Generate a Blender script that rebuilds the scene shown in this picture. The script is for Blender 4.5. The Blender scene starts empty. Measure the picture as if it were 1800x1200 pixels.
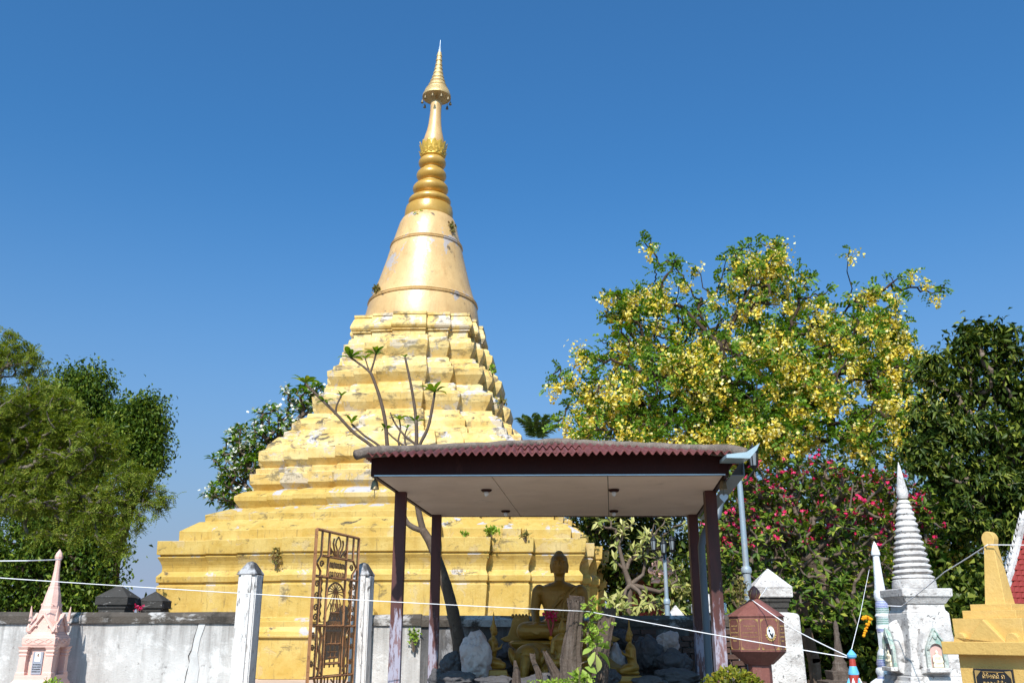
import bpy, bmesh, math, random
import numpy as np
from mathutils import Vector, Matrix, noise, Euler

random.seed(7); rng = np.random.default_rng(11)
scene = bpy.context.scene
col = scene.collection
R = math.radians

# ------------------------------------------------------------------ camera, sky, sun, exposure
F, PITCH, EYE = 1600.0, math.atan(510 / 1600), 1.6
CT, ST = math.cos(PITCH), math.sin(PITCH)
cam = bpy.data.cameras.new('camera'); cam.sensor_width = 36; cam.lens = 36 * F / 1800; cam.clip_end = 3000
camo = bpy.data.objects.new('camera', cam); col.objects.link(camo)
camo.location = (0, 0, EYE); camo.rotation_euler = (R(90) + PITCH, 0, 0)
scene.camera = camo

SUN_EL, SUN_AZ = R(43), R(11)          # the sun stands behind the camera, a little to its left
world = bpy.data.worlds.new('World'); scene.world = world; world.use_nodes = True
nt = world.node_tree; nt.nodes.clear()
sky = nt.nodes.new('ShaderNodeTexSky'); sky.sky_type = 'NISHITA'; sky.sun_disc = False
sky.sun_elevation = SUN_EL; sky.sun_rotation = R(180) + SUN_AZ
sky.altitude = 0; sky.air_density = 1.2; sky.dust_density = 3.0; sky.ozone_density = 5.0
bg = nt.nodes.new('ShaderNodeBackground'); bg.inputs['Strength'].default_value = 0.137
wo = nt.nodes.new('ShaderNodeOutputWorld')
tint = nt.nodes.new('ShaderNodeMix'); tint.data_type = 'RGBA'; tint.blend_type = 'MULTIPLY'; tint.inputs[0].default_value = 1
tint.inputs[7].default_value = (.335, .745, 1.0, 1)            # clear deep-blue air, the same over the whole sky
nt.links.new(sky.outputs[0], tint.inputs[6]); 
# the pale dry-season haze that lies along the whole horizon
gtc = nt.nodes.new('ShaderNodeTexCoord'); gsp = nt.nodes.new('ShaderNodeSeparateXYZ'); nt.links.new(gtc.outputs['Generated'], gsp.inputs[0])
gmr = nt.nodes.new('ShaderNodeMapRange'); gmr.inputs['From Min'].default_value = .5; gmr.inputs['From Max'].default_value = 0; gmr.inputs['To Max'].default_value = 1.05
gpw = nt.nodes.new('ShaderNodeMath'); gpw.operation = 'POWER'; gpw.inputs[1].default_value = 2.0; gpw.use_clamp = True
hz_ = nt.nodes.new('ShaderNodeMix'); hz_.data_type = 'RGBA'; hz_.inputs[7].default_value = (2.2, 2.7, 3.75, 1)
nt.links.new(gsp.outputs[2], gmr.inputs[0]); nt.links.new(gmr.outputs[0], gpw.inputs[0]); nt.links.new(gpw.outputs[0], hz_.inputs[0])
nt.links.new(tint.outputs[2], hz_.inputs[6]); nt.links.new(hz_.outputs[2], bg.inputs['Color']); nt.links.new(bg.outputs[0], wo.inputs['Surface'])
sun = bpy.data.lights.new('sun', 'SUN'); sun.energy = 5.0; sun.angle = R(0.5); sun.color = (1, .955, .88)
suno = bpy.data.objects.new('sun', sun); col.objects.link(suno)
to_sun = Vector((-math.sin(SUN_AZ) * math.cos(SUN_EL), -math.cos(SUN_AZ) * math.cos(SUN_EL), math.sin(SUN_EL)))
suno.rotation_euler = to_sun.to_track_quat('Z', 'Y').to_euler()
vs = scene.view_settings
vs.view_transform = 'Standard'; vs.look = 'None'; vs.exposure = 0.3; vs.gamma = 1.0; vs.use_curve_mapping = False
scene.cycles.max_bounces = 8; scene.cycles.transparent_max_bounces = 8

# ------------------------------------------------------------------ helpers
def P(x, y, Y):
    """point at ground distance Y that the photograph shows at pixel (x, y)"""
    u, v = x - 900, 600 - y
    t = Y / (F * CT - v * ST)
    return Vector((u * t, Y, EYE + (F * ST + v * CT) * t))
def mpp(y, Y):
    """metres for one photograph pixel at height y, distance Y"""
    z = P(900, y, Y).z
    return (Y * CT + (z - EYE) * ST) / F
def prof(rows, Y):
    return [(hw * mpp(y, Y), P(900, y, Y).z) for (y, hw) in rows]

class Bd:
    def __init__(s): s.v = []; s.f = []
    def add(s, vs_, fs):
        b = len(s.v); s.v += [tuple(p) for p in vs_]; s.f += [tuple(i + b for i in q) for q in fs]; return s
    def box(s, c, d, rz=0, top=1.0):
        x, y, z = d[0] / 2, d[1] / 2, d[2] / 2; ca, sa = math.cos(rz), math.sin(rz)
        pts = []
        for sz in (-1, 1):
            k = top if sz > 0 else 1
            for sx, sy in ((-1, -1), (1, -1), (1, 1), (-1, 1)):
                px, py = sx * x * k, sy * y * k
                pts.append((c[0] + px * ca - py * sa, c[1] + px * sa + py * ca, c[2] + sz * z))
        return s.add(pts, [(3, 2, 1, 0), (4, 5, 6, 7), (0, 1, 5, 4), (1, 2, 6, 5), (2, 3, 7, 6), (3, 0, 4, 7)])
    def loft(s, rings, cap=True, close=True):
        n = len(rings[0]); vv = [p for r in rings for p in r]; ff = []
        for i in range(len(rings) - 1):
            for j in range(n if close else n - 1):
                k = (j + 1) % n
                ff.append((i * n + j, i * n + k, (i + 1) * n + k, (i + 1) * n + j))
        if cap:
            ff.append(tuple(range(n - 1, -1, -1))); b = (len(rings) - 1) * n; ff.append(tuple(range(b, b + n)))
        return s.add(vv, ff)
    def lathe(s, pr, n=24, c=(0, 0), off=0.0, sx=1.0, sy=1.0):
        rings = []
        for (r, z) in pr:
            r = max(r, 1e-4)
            rings.append([(c[0] + sx * r * math.cos(off + 2 * math.pi * j / n), c[1] + sy * r * math.sin(off + 2 * math.pi * j / n), z) for j in range(n)])
        return s.loft(rings)
    def square(s, pr, c=(0, 0), rz=0):
        return s.lathe([(r * math.sqrt(2), z) for r, z in pr], 4, c, math.pi / 4 + rz)
    def tube(s, pts, r, n=6, cap=True):
        pts = [Vector(p) for p in pts]; m = len(pts)
        rs = r if isinstance(r, (list, tuple)) else [r] * m
        rings = []; up = None
        for i, p in enumerate(pts):
            d = (pts[min(i + 1, m - 1)] - pts[max(i - 1, 0)])
            if d.length < 1e-9: d = Vector((0, 0, 1))
            d.normalize()
            if up is None: up = Vector((1, 0, 0)) if abs(d.x) < .9 else Vector((0, 1, 0))
            a = up - d * up.dot(d)
            if a.length < 1e-6: a = d.orthogonal()
            a.normalize(); b = d.cross(a); up = a
            rings.append([p + (a * math.cos(2 * math.pi * j / n) + b * math.sin(2 * math.pi * j / n)) * rs[i] for j in range(n)])
        return s.loft(rings, cap)
    def flat(s, poly, d0, d1):
        """polygon of (x, z) pushed from y=d0 to y=d1"""
        return s.loft([[(x, d0, z) for x, z in poly], [(x, d1, z) for x, z in poly]])
    def obj(s, name, m, parent=None, smooth=False, world=False, bevel=0.0, kind=None):
        me = bpy.data.meshes.new(name)
        v = np.array(s.v, dtype=float); loc = Vector((0, 0, 0))
        if parent is not None and world: v = v - np.array(parent.location)
        if parent is None:
            loc = Vector(((v[:, 0].min() + v[:, 0].max()) / 2, (v[:, 1].min() + v[:, 1].max()) / 2, v[:, 2].min())); v = v - np.array(loc)
        me.from_pydata([tuple(p) for p in v], [], s.f); me.update()
        bm = bmesh.new(); bm.from_mesh(me); bmesh.ops.recalc_face_normals(bm, faces=bm.faces); bm.to_mesh(me); bm.free()
        return link(name, me, m, parent, loc, smooth, bevel, kind)
def link(name, me, m, parent=None, loc=(0, 0, 0), smooth=False, bevel=0.0, kind=None):
    if m is not None:
        me.materials.clear(); me.materials.append(m)
    o = bpy.data.objects.new(name, me); col.objects.link(o); o.location = loc
    if parent is not None: o.parent = parent
    if smooth:
        me.polygons.foreach_set('use_smooth', [True] * len(me.polygons))
        if smooth == 'angle':
            me.set_sharp_from_angle(angle=R(38))
    if bevel:
        b = o.modifiers.new('bevel', 'BEVEL'); b.width = bevel; b.segments = 2; b.limit_method = 'ANGLE'
    if kind: o['kind'] = kind
    return o
def tag(o, label, cat, group=None):
    o['label'] = label; o['category'] = cat
    if group: o['group'] = group
    return o
def thing(name, label, cat, loc=(0, 0, 0), rz=0.0, group=None):
    o = bpy.data.objects.new(name, None); col.objects.link(o); o.empty_display_size = .2
    o.location = loc; o.rotation_euler = (0, 0, rz)
    return tag(o, label, cat, group)
def remeshed(parts_bd, voxel, smooth_it=4):
    """fuse overlapping solids into one continuous surface"""
    me = bpy.data.meshes.new('tmp'); me.from_pydata(parts_bd.v, [], parts_bd.f); me.update()
    bm = bmesh.new(); bm.from_mesh(me); bmesh.ops.recalc_face_normals(bm, faces=bm.faces); bm.to_mesh(me); bm.free()
    o = bpy.data.objects.new('tmp', me); col.objects.link(o)
    r = o.modifiers.new('r', 'REMESH'); r.mode = 'VOXEL'; r.voxel_size = voxel
    if smooth_it:
        q = o.modifiers.new('s', 'SMOOTH'); q.factor = .5; q.iterations = smooth_it
    dg = bpy.context.evaluated_depsgraph_get(); dg.update()
    out = bpy.data.meshes.new_from_object(o.evaluated_get(dg))
    bpy.data.objects.remove(o); bpy.data.meshes.remove(me)
    return out
def ell(bd, c, r, n=14, m=9, rot=None):
    """ellipsoid"""
    rings = []
    for i in range(m):
        t = -math.pi / 2 + math.pi * (i + .02) / (m - .96)
        ring = []
        for j in range(n):
            a = 2 * math.pi * j / n
            p = Vector((r[0] * math.cos(t) * math.cos(a), r[1] * math.cos(t) * math.sin(a), r[2] * math.sin(t)))
            if rot: p.rotate(rot)
            ring.append(p + Vector(c))
        rings.append(ring)
    return bd.loft(rings)

# ------------------------------------------------------------------ materials
class NB:
    def __init__(s, name):
        s.m = bpy.data.materials.new(name); s.m.use_nodes = True; s.t = s.m.node_tree
        s.b = s.t.nodes['Principled BSDF']; s.o = s.t.nodes['Material Output']
        s.tc = None
    def n(s, k, **kw):
        x = s.t.nodes.new('ShaderNode' + k)
        for a, v in kw.items(): setattr(x, a, v)
        return x
    def l(s, a, b): s.t.links.new(a, b)
    def coord(s, scale=(1, 1, 1)):
        if s.tc is None: s.tc = s.n('TexCoord')
        mp = s.n('Mapping'); mp.inputs['Scale'].default_value = scale if not isinstance(scale, (int, float)) else (scale,) * 3
        s.l(s.tc.outputs['Object'], mp.inputs['Vector']); return mp.outputs[0]
    def noise(s, scale, detail=5, rough=.6, sc=(1, 1, 1), dist=0.0):
        x = s.n('TexNoise'); x.inputs['Scale'].default_value = scale; x.inputs['Detail'].default_value = detail
        x.inputs['Roughness'].default_value = rough; x.inputs['Distortion'].default_value = dist
        s.l(s.coord(sc), x.inputs['Vector']); return x.outputs['Fac']
    def ramp(s, fac, lo, hi, a=0.0, b=1.0):
        x = s.n('MapRange'); x.inputs['From Min'].default_value = lo; x.inputs['From Max'].default_value = hi
        x.inputs['To Min'].default_value = a; x.inputs['To Max'].default_value = b
        s.l(fac, x.inputs['Value']); return x.outputs[0]
    def math(s, op, a, b):
        x = s.n('Math', operation=op)
        for i, q in enumerate((a, b)):
            if isinstance(q, (int, float)): x.inputs[i].default_value = q
            else: s.l(q, x.inputs[i])
        return x.outputs[0]
    def mix(s, fac, a, b):
        x = s.n('Mix', data_type='RGBA')
        if isinstance(fac, (int, float)): x.inputs[0].default_value = fac
        else: s.l(fac, x.inputs[0])
        for i, q in ((6, a), (7, b)):
            if isinstance(q, tuple): x.inputs[i].default_value = (*q, 1)
            else: s.l(q, x.inputs[i])
        return x.outputs[2]
def mat(name, base, rough=.7, metal=0.0, layers=(), bump=0.0, bscale=30, spec=.5, var=.12, vscale=2.0):
    """plain material: base colour with slow variation, noise-masked layers (colour, scale, lo, hi, strength, stretch, up) and fine relief"""
    k = NB(name)
    dark = tuple(c * (1 - var) for c in base); lite = tuple(min(1, c * (1 + var)) for c in base)
    c = k.mix(k.ramp(k.noise(vscale, 6, .65), .3, .7), dark, lite)
    for L in layers:
        colr, sc, lo, hi, st = L[:5]; stretch = L[5] if len(L) > 5 and L[5] else (1, 1, 1); up = L[6] if len(L) > 6 else None
        mk = k.ramp(k.noise(sc, 9, .68, stretch, .3), lo, hi, 0, st)
        if up is not None:
            g = k.n('NewGeometry'); sp = k.n('SeparateXYZ'); k.l(g.outputs['Normal'], sp.inputs[0])
            mk = k.math('MULTIPLY', mk, k.ramp(sp.outputs[2], up[0], up[1], up[2], up[3]))
        c = k.mix(mk, c, colr)
    k.l(c, k.b.inputs['Base Color'])
    k.b.inputs['Roughness'].default_value = rough; k.b.inputs['Metallic'].default_value = metal
    k.b.inputs['Specular IOR Level'].default_value = spec
    if bump:
        bp = k.n('Bump'); bp.inputs['Strength'].default_value = min(1, bump); bp.inputs['Distance'].default_value = .02
        k.l(k.noise(bscale, 8, .65), bp.inputs['Height']); k.l(bp.outputs[0], k.b.inputs['Normal'])
    return k.m
def leafmat(name, a, b, c=None, trans=.3, rough=.5, single=False):
    """leaf: colour differs leaf by leaf; some light passes through"""
    k = NB(name); g = k.n('NewGeometry')
    rp = k.n('ValToRGB'); e = rp.color_ramp.elements
    e[0].position = 0; e[0].color = (*a, 1); e[1].position = .75; e[1].color = (*b, 1)
    if c: q = e.new(1.0); q.color = (*c, 1)
    k.l(k.n('ObjectInfo').outputs['Random'] if single else g.outputs['Random Per Island'], rp.inputs[0])
    k.l(rp.outputs[0], k.b.inputs['Base Color']); k.b.inputs['Roughness'].default_value = rough; k.b.inputs['Specular IOR Level'].default_value = .14
    tr = k.n('BsdfTranslucent'); mx = k.n('MixShader'); mx.inputs[0].default_value = trans
    hs = k.n('HueSaturation'); hs.inputs['Value'].default_value = 1.4; hs.inputs['Saturation'].default_value = 1.15
    k.l(rp.outputs[0], hs.inputs['Color']); k.l(hs.outputs[0], tr.inputs['Color'])
    k.l(k.b.outputs[0], mx.inputs[1]); k.l(tr.outputs[0], mx.inputs[2]); k.l(mx.outputs[0], k.o.inputs['Surface'])
    return k.m

GREY = (.42, .39, .40); MOULD = (.045, .04, .035)
def gold_mat(name, base, pale, deep, grey_lo, mould_lo, grey_side, rough=.45):
    """gold paint on old plaster: brush variation, flaked patches, black mould on the tops of ledges, rain runs down the faces"""
    k = NB(name); g = k.n('NewGeometry'); sp = k.n('SeparateXYZ'); k.l(g.outputs['Normal'], sp.inputs[0]); up = sp.outputs[2]
    c = k.mix(k.ramp(k.noise(1.2, 7, .68), .36, .64), base, pale)
    c = k.mix(k.ramp(k.noise(2.7, 8, .7), .54, .74, 0, .6), c, deep)
    c = k.mix(k.ramp(k.noise(1.6, 9, .72, (3.2, 3.2, .35)), .54, .70, 0, .45), c, deep)
    n1 = k.noise(1.25, 10, .68, dist=.5); side = k.ramp(up, .1, .75, grey_side, 1.0)
    c = k.mix(k.math('MULTIPLY', k.ramp(n1, grey_lo, grey_lo + .022), side), c, (.44, .41, .42))
    n2 = k.noise(1.7, 10, .72, (1, 1, 1.8), .6)
    c = k.mix(k.math('MULTIPLY', k.ramp(n2, mould_lo, mould_lo + .07, 0, .92), k.ramp(up, -.6, .7, .45, 1.0)), c, (.05, .043, .036))
    runs = k.math('MULTIPLY', k.ramp(k.noise(2.9, 9, .74, (5, 5, .4)), .575, .66, 0, .65), k.ramp(up, .5, .1))
    c = k.mix(runs, c, (.17, .115, .05))
    c = k.mix(k.ramp(k.noise(9, 9, .72), .64, .68, 0, .75), c, (.20, .14, .07))
    k.l(c, k.b.inputs['Base Color']); k.b.inputs['Roughness'].default_value = rough; k.b.inputs['Metallic'].default_value = .06; k.b.inputs['Specular IOR Level'].default_value = .3
    k.l(k.ramp(k.noise(4, 6, .7), .3, .7, rough - .12, rough + .2), k.b.inputs['Roughness'])
    bp = k.n('Bump'); bp.inputs['Strength'].default_value = .6; bp.inputs['Distance'].default_value = .016
    h = k.math('ADD', k.noise(13, 9, .66), k.math('MULTIPLY', k.ramp(n1, grey_lo, grey_lo + .022), -.35)); k.l(h, bp.inputs['Height']); k.l(bp.outputs[0], k.b.inputs['Normal'])
    return k.m
m_gold = gold_mat('gold_painted_plaster', (.48, .305, .066), (.57, .405, .13), (.36, .20, .034), .562, .575, .15)
m_gold_up = gold_mat('weathered_sunlit_gold_plaster', (.58, .37, .10), (.67, .51, .23), (.42, .25, .06), .558, .528, .5, .5)  # more wear, and a paler base with the upper tiers' strong sunlight painted in
m_ring = mat('polished_gold_rings', (.52, .285, .045), .32, .2, [((.72, .46, .16), 1.5, .5, .75, .6), ((.34, .17, .03), 6, .58, .75, .6), (MOULD, 3, .66, .72, .7)], .25, 14, .8)
m_bell = mat('gilded_bell_plaster', (.62, .39, .16), .40, .06, [
    ((.50, .27, .085), .9, .5, .8, .5), ((.46, .25, .085), 1.6, .52, .68, .55, (3, 3, .3)), (GREY, 1.1, .59, .605, .8, (1, 1, .6)), (MOULD, 1.5, .62, .68, .8), ((.34, .18, .06), 12, .60, .67, .7)], .5, 4.5, .75, .14, 1.2)
m_leafgold = mat('gold_leaf', (.66, .40, .06), .35, .3, [((.5, .28, .04), 5, .55, .8, .5)], .3, 30)
m_fili = mat('gilded_filigree', (.66, .46, .20), .4, .35, [((.25, .15, .06), 30, .5, .6, .8)], .6, 60)
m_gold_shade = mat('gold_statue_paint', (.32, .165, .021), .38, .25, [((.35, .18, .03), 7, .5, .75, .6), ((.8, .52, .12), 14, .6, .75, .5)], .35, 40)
def wall_mat(name, base, light, grey, top, dirt):
    """limewash with runs of black mould washing down from the coping and peeled pale patches"""
    k = NB(name)
    c = k.mix(k.ramp(k.noise(1.3, 7, .65), .38, .66), base, grey)
    c = k.mix(k.ramp(k.noise(1.9, 9, .7, dist=.4), .53, .60, 0, .85), c, light)
    c = k.mix(k.ramp(k.noise(1.5, 8, .7, (4, 4, .25)), .50, .68, 0, .6), c, (.30, .275, .26))
    tc = k.n('TexCoord'); sp = k.n('SeparateXYZ'); k.l(tc.outputs['Object'], sp.inputs[0])
    run = k.math('MULTIPLY', k.ramp(k.noise(2.2, 8, .7, (3, 3, .22)), .40, .62), k.ramp(sp.outputs[2], top - .6, top - .02))
    c = k.mix(k.math('MULTIPLY', run, dirt), c, (.085, .075, .068))
    c = k.mix(k.ramp(k.noise(2.4, 9, .72, (1.3, 1.3, .8)), .60, .68, 0, .8), c, (.11, .098, .09))
    c = k.mix(k.ramp(k.noise(11, 6, .7), .62, .69, 0, .6), c, (.15, .13, .12))
    k.l(c, k.b.inputs['Base Color']); k.b.inputs['Roughness'].default_value = .9; k.b.inputs['Specular IOR Level'].default_value = .3
    bp = k.n('Bump'); bp.inputs['Strength'].default_value = .55; bp.inputs['Distance'].default_value = .02; k.l(k.noise(34, 8, .7), bp.inputs['Height']); k.l(bp.outputs[0], k.b.inputs['Normal'])
    return k.m
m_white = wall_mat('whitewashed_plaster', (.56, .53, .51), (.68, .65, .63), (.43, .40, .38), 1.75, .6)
m_white_d = wall_mat('mouldy_shade_dark_whitewash', (.11, .105, .108), (.30, .295, .31), (.03, .028, .028), 1.75, 1.0)  # black mould, with the pavilion's shade darkened into the colour as well
m_patch = mat('fresh_limewash', (.56, .54, .525), .9, 0, [((.42, .40, .39), 3, .45, .7, .8), ((.2, .18, .17), 9, .6, .7, .6)], .4, 40, .2)
m_cope = mat('mouldy_wall_coping', (.085, .07, .058), .9, 0, [
    ((.50, .47, .45), 1.0, .525, .575, .9, (1, 1, 2)), ((.028, .024, .02), 4, .48, .66, .8, (1, 1, .6)), ((.20, .17, .14), 7, .55, .7, .6)], .7, 50, .2)
m_stupa_w = mat('old_white_lime', (.66, .625, .605), .85, 0, [
    ((.34, .31, .295), 5, .53, .68, .75, (1, 1, 1.6)), ((.07, .06, .055), 18, .58, .64, .9), ((.05, .045, .04), 4.5, .60, .68, .8, (1, 1, 2)), ((.36, .325, .31), 2.2, .48, .62, .8)], .8, 45, .25)
m_pillar_w = mat('flaking_white_pillar', (.64, .605, .585), .8, 0, [
    ((.30, .27, .25), 7, .55, .63, .85, (1.5, 1.5, .35)), ((.07, .06, .055), 9, .59, .65, .9, (1.4, 1.4, .5)), ((.45, .43, .43), 3, .52, .75, .6)], .5, 60, .3)
m_cap = mat('half_blackened_cap', (.42, .41, .42), .9, 0, [((.04, .036, .033), 5, .44, .56, .9, (1, 1, .7)), ((.2, .18, .17), 9, .5, .7, .6)], .6, 50, .2)
m_twig = mat('pale_twig_bark', (.15, .12, .095), .9, 0, [((.26, .22, .18), 6, .5, .7, .7)], .5, 30, .2)
m_darkcap = mat('mould_blackened_plaster', (.055, .05, .046), .9, 0, [((.40, .37, .36), 4, .58, .66, .8, (1, 1, 2.5)), ((.03, .03, .028), 7, .5, .7, .7)], .7, 40, .2)
m_pink = mat('pink_cement', (.72, .45, .38), .75, 0, [((.73, .52, .46), 4, .5, .75, .6), ((.5, .33, .29), 8, .62, .8, .5)], .35, 60, .3)
m_brown = mat('maroon_granite', (.185, .068, .055), .5, 0, [((.30, .12, .09), 45, .5, .7, .6), ((.10, .03, .025), 5, .5, .8, .6, (3, 3, .4)), ((.42, .30, .27), 14, .66, .74, .5)], .12, 80)
m_goldline = mat('gold_lettering', (.46, .30, .11), .5, .3)
m_tomb = mat('ochre_masonry_paint', (.61, .385, .115), .62, .05, [((.70, .46, .18), 2, .5, .75, .6), ((.42, .25, .07), 6, .6, .8, .4)], .35, 28, .4)
m_wood = mat('dark_red_paint', (.038, .011, .009), .5, 0, [((.10, .035, .026), 6, .6, .75, .6, (1, 1, .25)), ((.02, .01, .01), 3, .5, .75, .6, (1, 1, .3))], .3, 30, .12)
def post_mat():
    """maroon paint, peeled to a pale undercoat, more of it lower down"""
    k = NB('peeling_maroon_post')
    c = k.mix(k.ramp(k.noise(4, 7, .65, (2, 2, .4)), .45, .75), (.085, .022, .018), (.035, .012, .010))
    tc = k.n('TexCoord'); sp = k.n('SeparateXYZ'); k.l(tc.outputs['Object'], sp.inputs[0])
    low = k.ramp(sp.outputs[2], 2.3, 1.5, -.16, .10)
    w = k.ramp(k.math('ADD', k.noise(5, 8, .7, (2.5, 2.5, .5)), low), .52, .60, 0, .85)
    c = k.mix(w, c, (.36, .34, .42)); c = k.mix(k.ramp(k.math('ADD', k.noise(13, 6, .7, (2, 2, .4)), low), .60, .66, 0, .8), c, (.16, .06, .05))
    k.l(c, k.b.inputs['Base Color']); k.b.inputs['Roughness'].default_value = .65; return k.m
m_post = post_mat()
m_trim = mat('pale_metal_trim', (.48, .55, .62), .4, .3)
m_soffit = mat('ceiling_board', (.72, .56, .46), .7, 0, [((.56, .42, .34), 1.2, .45, .75, .7), ((.32, .22, .16), 2.2, .60, .72, .5), ((.78, .64, .55), 3, .55, .7, .4)], .08, 60, .3, .05)
m_tile = mat('red_cement_tile', (.17, .046, .04), .6, 0, [((.25, .09, .078), 3, .48, .75, .7), ((.06, .03, .027), 5, .54, .7, .75), ((.30, .24, .2), 9, .64, .72, .6)], .35, 50, .35)
m_mortar = mat('grey_ridge_mortar', (.19, .15, .125), .95, 0, [((.32, .27, .23), 8, .5, .7, .7), ((.06, .05, .045), 5, .52, .72, .8)], 1, 45, .1)
m_gutter = mat('galvanised_gutter', (.36, .46, .50), .4, .35, [((.3, .4, .44), 5, .55, .8, .6)], .1, 30)
m_pipe = mat('grey_plastic_pipe', (.10, .13, .16), .5, 0, [((.2, .23, .25), 6, .55, .8, .5)], .1, 30)
m_pole = mat('weathered_blue_pole', (.25, .32, .38), .5, .2, [((.42, .33, .27), 3, .5, .7, .7, (2, 2, .5)), ((.2, .25, .3), 8, .6, .75, .6)], .2, 40)
m_black = mat('black_cast_iron', (.012, .012, .013), .45, .3, bump=.1)
m_dark = mat('near_black', (.02, .014, .01), .9)
m_rust = mat('rusty_brown_iron', (.40, .18, .075), .55, .25, [((.50, .25, .11), 8, .45, .65, .8), ((.10, .035, .02), 14, .55, .72, .8)], .3, 60)
m_rope = mat('white_cotton_string', (.80, .78, .80), .9)
m_bark = mat('grey_brown_bark', (.16, .115, .085), .9, 0, [((.27, .22, .18), 6, .5, .72, .8), ((.05, .035, .025), 9, .5, .72, .7)], .7, 30, .2)
m_bark_d = mat('dark_bark', (.055, .036, .025), .9, 0, [((.12, .085, .06), 7, .52, .75, .7)], .7, 30, .2)
m_bark_f = mat('frangipani_bark', (.115, .08, .058), .8, 0, [((.21, .165, .13), 5, .5, .7, .7), ((.08, .055, .04), 18, .55, .7, .8)], .5, 50, .3)
m_bark_s = mat('dark_stem_bark', (.10, .068, .048), .8, 0, [((.20, .155, .12), 5, .52, .7, .7), ((.03, .02, .015), 18, .55, .7, .8)], .5, 50, .3)
m_dead = mat('dead_wood', (.095, .07, .056), .9, 0, [((.20, .16, .135), 5, .52, .7, .8, (3, 3, .3)), ((.045, .03, .022), 6, .55, .68, .9, (3, 3, .3))], 1, 26, .2)
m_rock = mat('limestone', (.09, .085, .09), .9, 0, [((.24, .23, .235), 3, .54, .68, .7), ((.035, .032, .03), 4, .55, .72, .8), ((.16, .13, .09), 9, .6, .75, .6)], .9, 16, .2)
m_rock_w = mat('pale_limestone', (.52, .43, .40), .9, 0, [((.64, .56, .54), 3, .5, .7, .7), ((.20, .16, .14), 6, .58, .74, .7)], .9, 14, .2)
m_soil = mat('garden_soil', (.07, .055, .04), .95, bump=.8, bscale=20)
m_ground = mat('dusty_concrete_ground', (.20, .175, .145), .95, 0, [((.26, .23, .19), .4, .45, .7, .7), ((.11, .095, .08), .9, .55, .8, .5)], .4, 12)
m_pave = mat('pink_paving', (.52, .38, .30), .8, 0, [((.6, .46, .38), 1, .5, .7, .7), ((.3, .22, .17), 3, .6, .8, .6)], .3, 30)
m_brick = mat('old_brick', (.085, .045, .034), .9, 0, [((.1, .06, .05), 6, .5, .7, .7), ((.16, .13, .12), 5, .62, .75, .6)], .7, 40)
m_lav = mat('white_lamp_glass', (.75, .77, .80), .25)
m_lglass = mat('grey_lantern_glass', (.20, .22, .24), .15)
m_photo = mat('portrait_print', (.85, .86, .88), .4)
m_ink = mat('portrait_black', (.015, .015, .018), .5)
m_skin = mat('portrait_skin', (.45, .28, .2), .5)
m_slate = mat('grey_plaque_stone', (.27, .28, .33), .6, 0, [((.36, .37, .4), 30, .5, .7, .6)])
m_bronze = mat('old_bronze', (.20, .15, .08), .5, .5, [((.36, .29, .18), 15, .5, .7, .6)])
m_redroof = mat('red_temple_tile', (.24, .028, .02), .55, 0, [((.33, .06, .045), 3, .5, .75, .6), ((.11, .02, .018), 5, .58, .8, .6)], .3, 30)
m_blue = mat('sky_blue_enamel', (.12, .42, .66), .45, 0, [((.7, .75, .75), 20, .62, .68, .9)], .2, 40)
m_red = mat('red_enamel', (.38, .04, .025), .5, bump=.2)
m_ceram = mat('white_ceramic', (.76, .77, .79), .35, 0, [((.45, .42, .4), 14, .62, .75, .6)], .6, 30)

L_cassia = leafmat('cassia_leaf', (.055, .12, .012), (.14, .25, .025), (.27, .36, .05), .32)
L_mango = leafmat('dark_glossy_leaf', (.025, .055, .007), (.085, .135, .014), (.21, .25, .03), .2, .4)
L_dark = leafmat('deep_green_leaf', (.014, .034, .006), (.07, .10, .013), (.23, .25, .04), .18, .4)
L_feather = leafmat('feathery_leaf', (.075, .115, .012), (.185, .225, .024), (.27, .26, .045), .32)
L_frang = leafmat('frangipani_leaf', (.028, .068, .009), (.115, .17, .018), (.36, .37, .06), .22, .4)
L_pale = leafmat('pale_frangipani_leaf', (.16, .20, .04), (.44, .42, .14), (.58, .53, .24), .25, .4)
L_fresh = leafmat('fresh_frangipani_leaf', (.08, .17, .016), (.20, .30, .03), (.34, .36, .05), .35, .4, True)
L_vine = leafmat('vine_leaf', (.20, .30, .05), (.36, .44, .11), (.46, .48, .16), .3, .5, True)
L_hedge = leafmat('hedge_leaf', (.10, .13, .015), (.24, .24, .025), (.30, .22, .03), .3, .5)
L_weed = leafmat('weed_leaf', (.15, .26, .03), (.30, .42, .06), (.40, .46, .10), .35, .45)
L_dry = leafmat('dry_weed_leaf', (.13, .15, .04), (.30, .24, .08), (.20, .12, .05), .25, .6)
L_palm = leafmat('palm_leaf', (.09, .16, .03), (.18, .26, .06), (.28, .24, .1), .25)
Y_flower = leafmat('yellow_blossom', (.72, .53, .035), (.83, .69, .17), (.88, .81, .48), .3)
K_flower = leafmat('pink_blossom', (.60, .012, .07), (.74, .035, .15), (.78, .16, .30), .3)
W_flower = leafmat('white_blossom', (.80, .78, .70), (.86, .85, .82), (.84, .78, .5), .3)
O_flower = leafmat('orange_marigold', (.80, .28, .01), (.86, .42, .02), None, .2)
# ------------------------------------------------------------------ ground
def struct(o): o['kind'] = 'structure'; return o
struct(Bd().add([(-400, -60, 0), (400, -60, 0), (400, 900, 0), (-400, 900, 0)], [(0, 1, 2, 3)]).obj('ground', m_ground))
struct(Bd().box((-3.6, 32.2, .22), (19.5, 19.5, .44)).obj('terrace', m_pave, bevel=.03))
struct(Bd().box((.95, 12.2, .42), (4.6, 3.4, .84)).obj('garden_bed', m_soil, bevel=.1))

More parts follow.
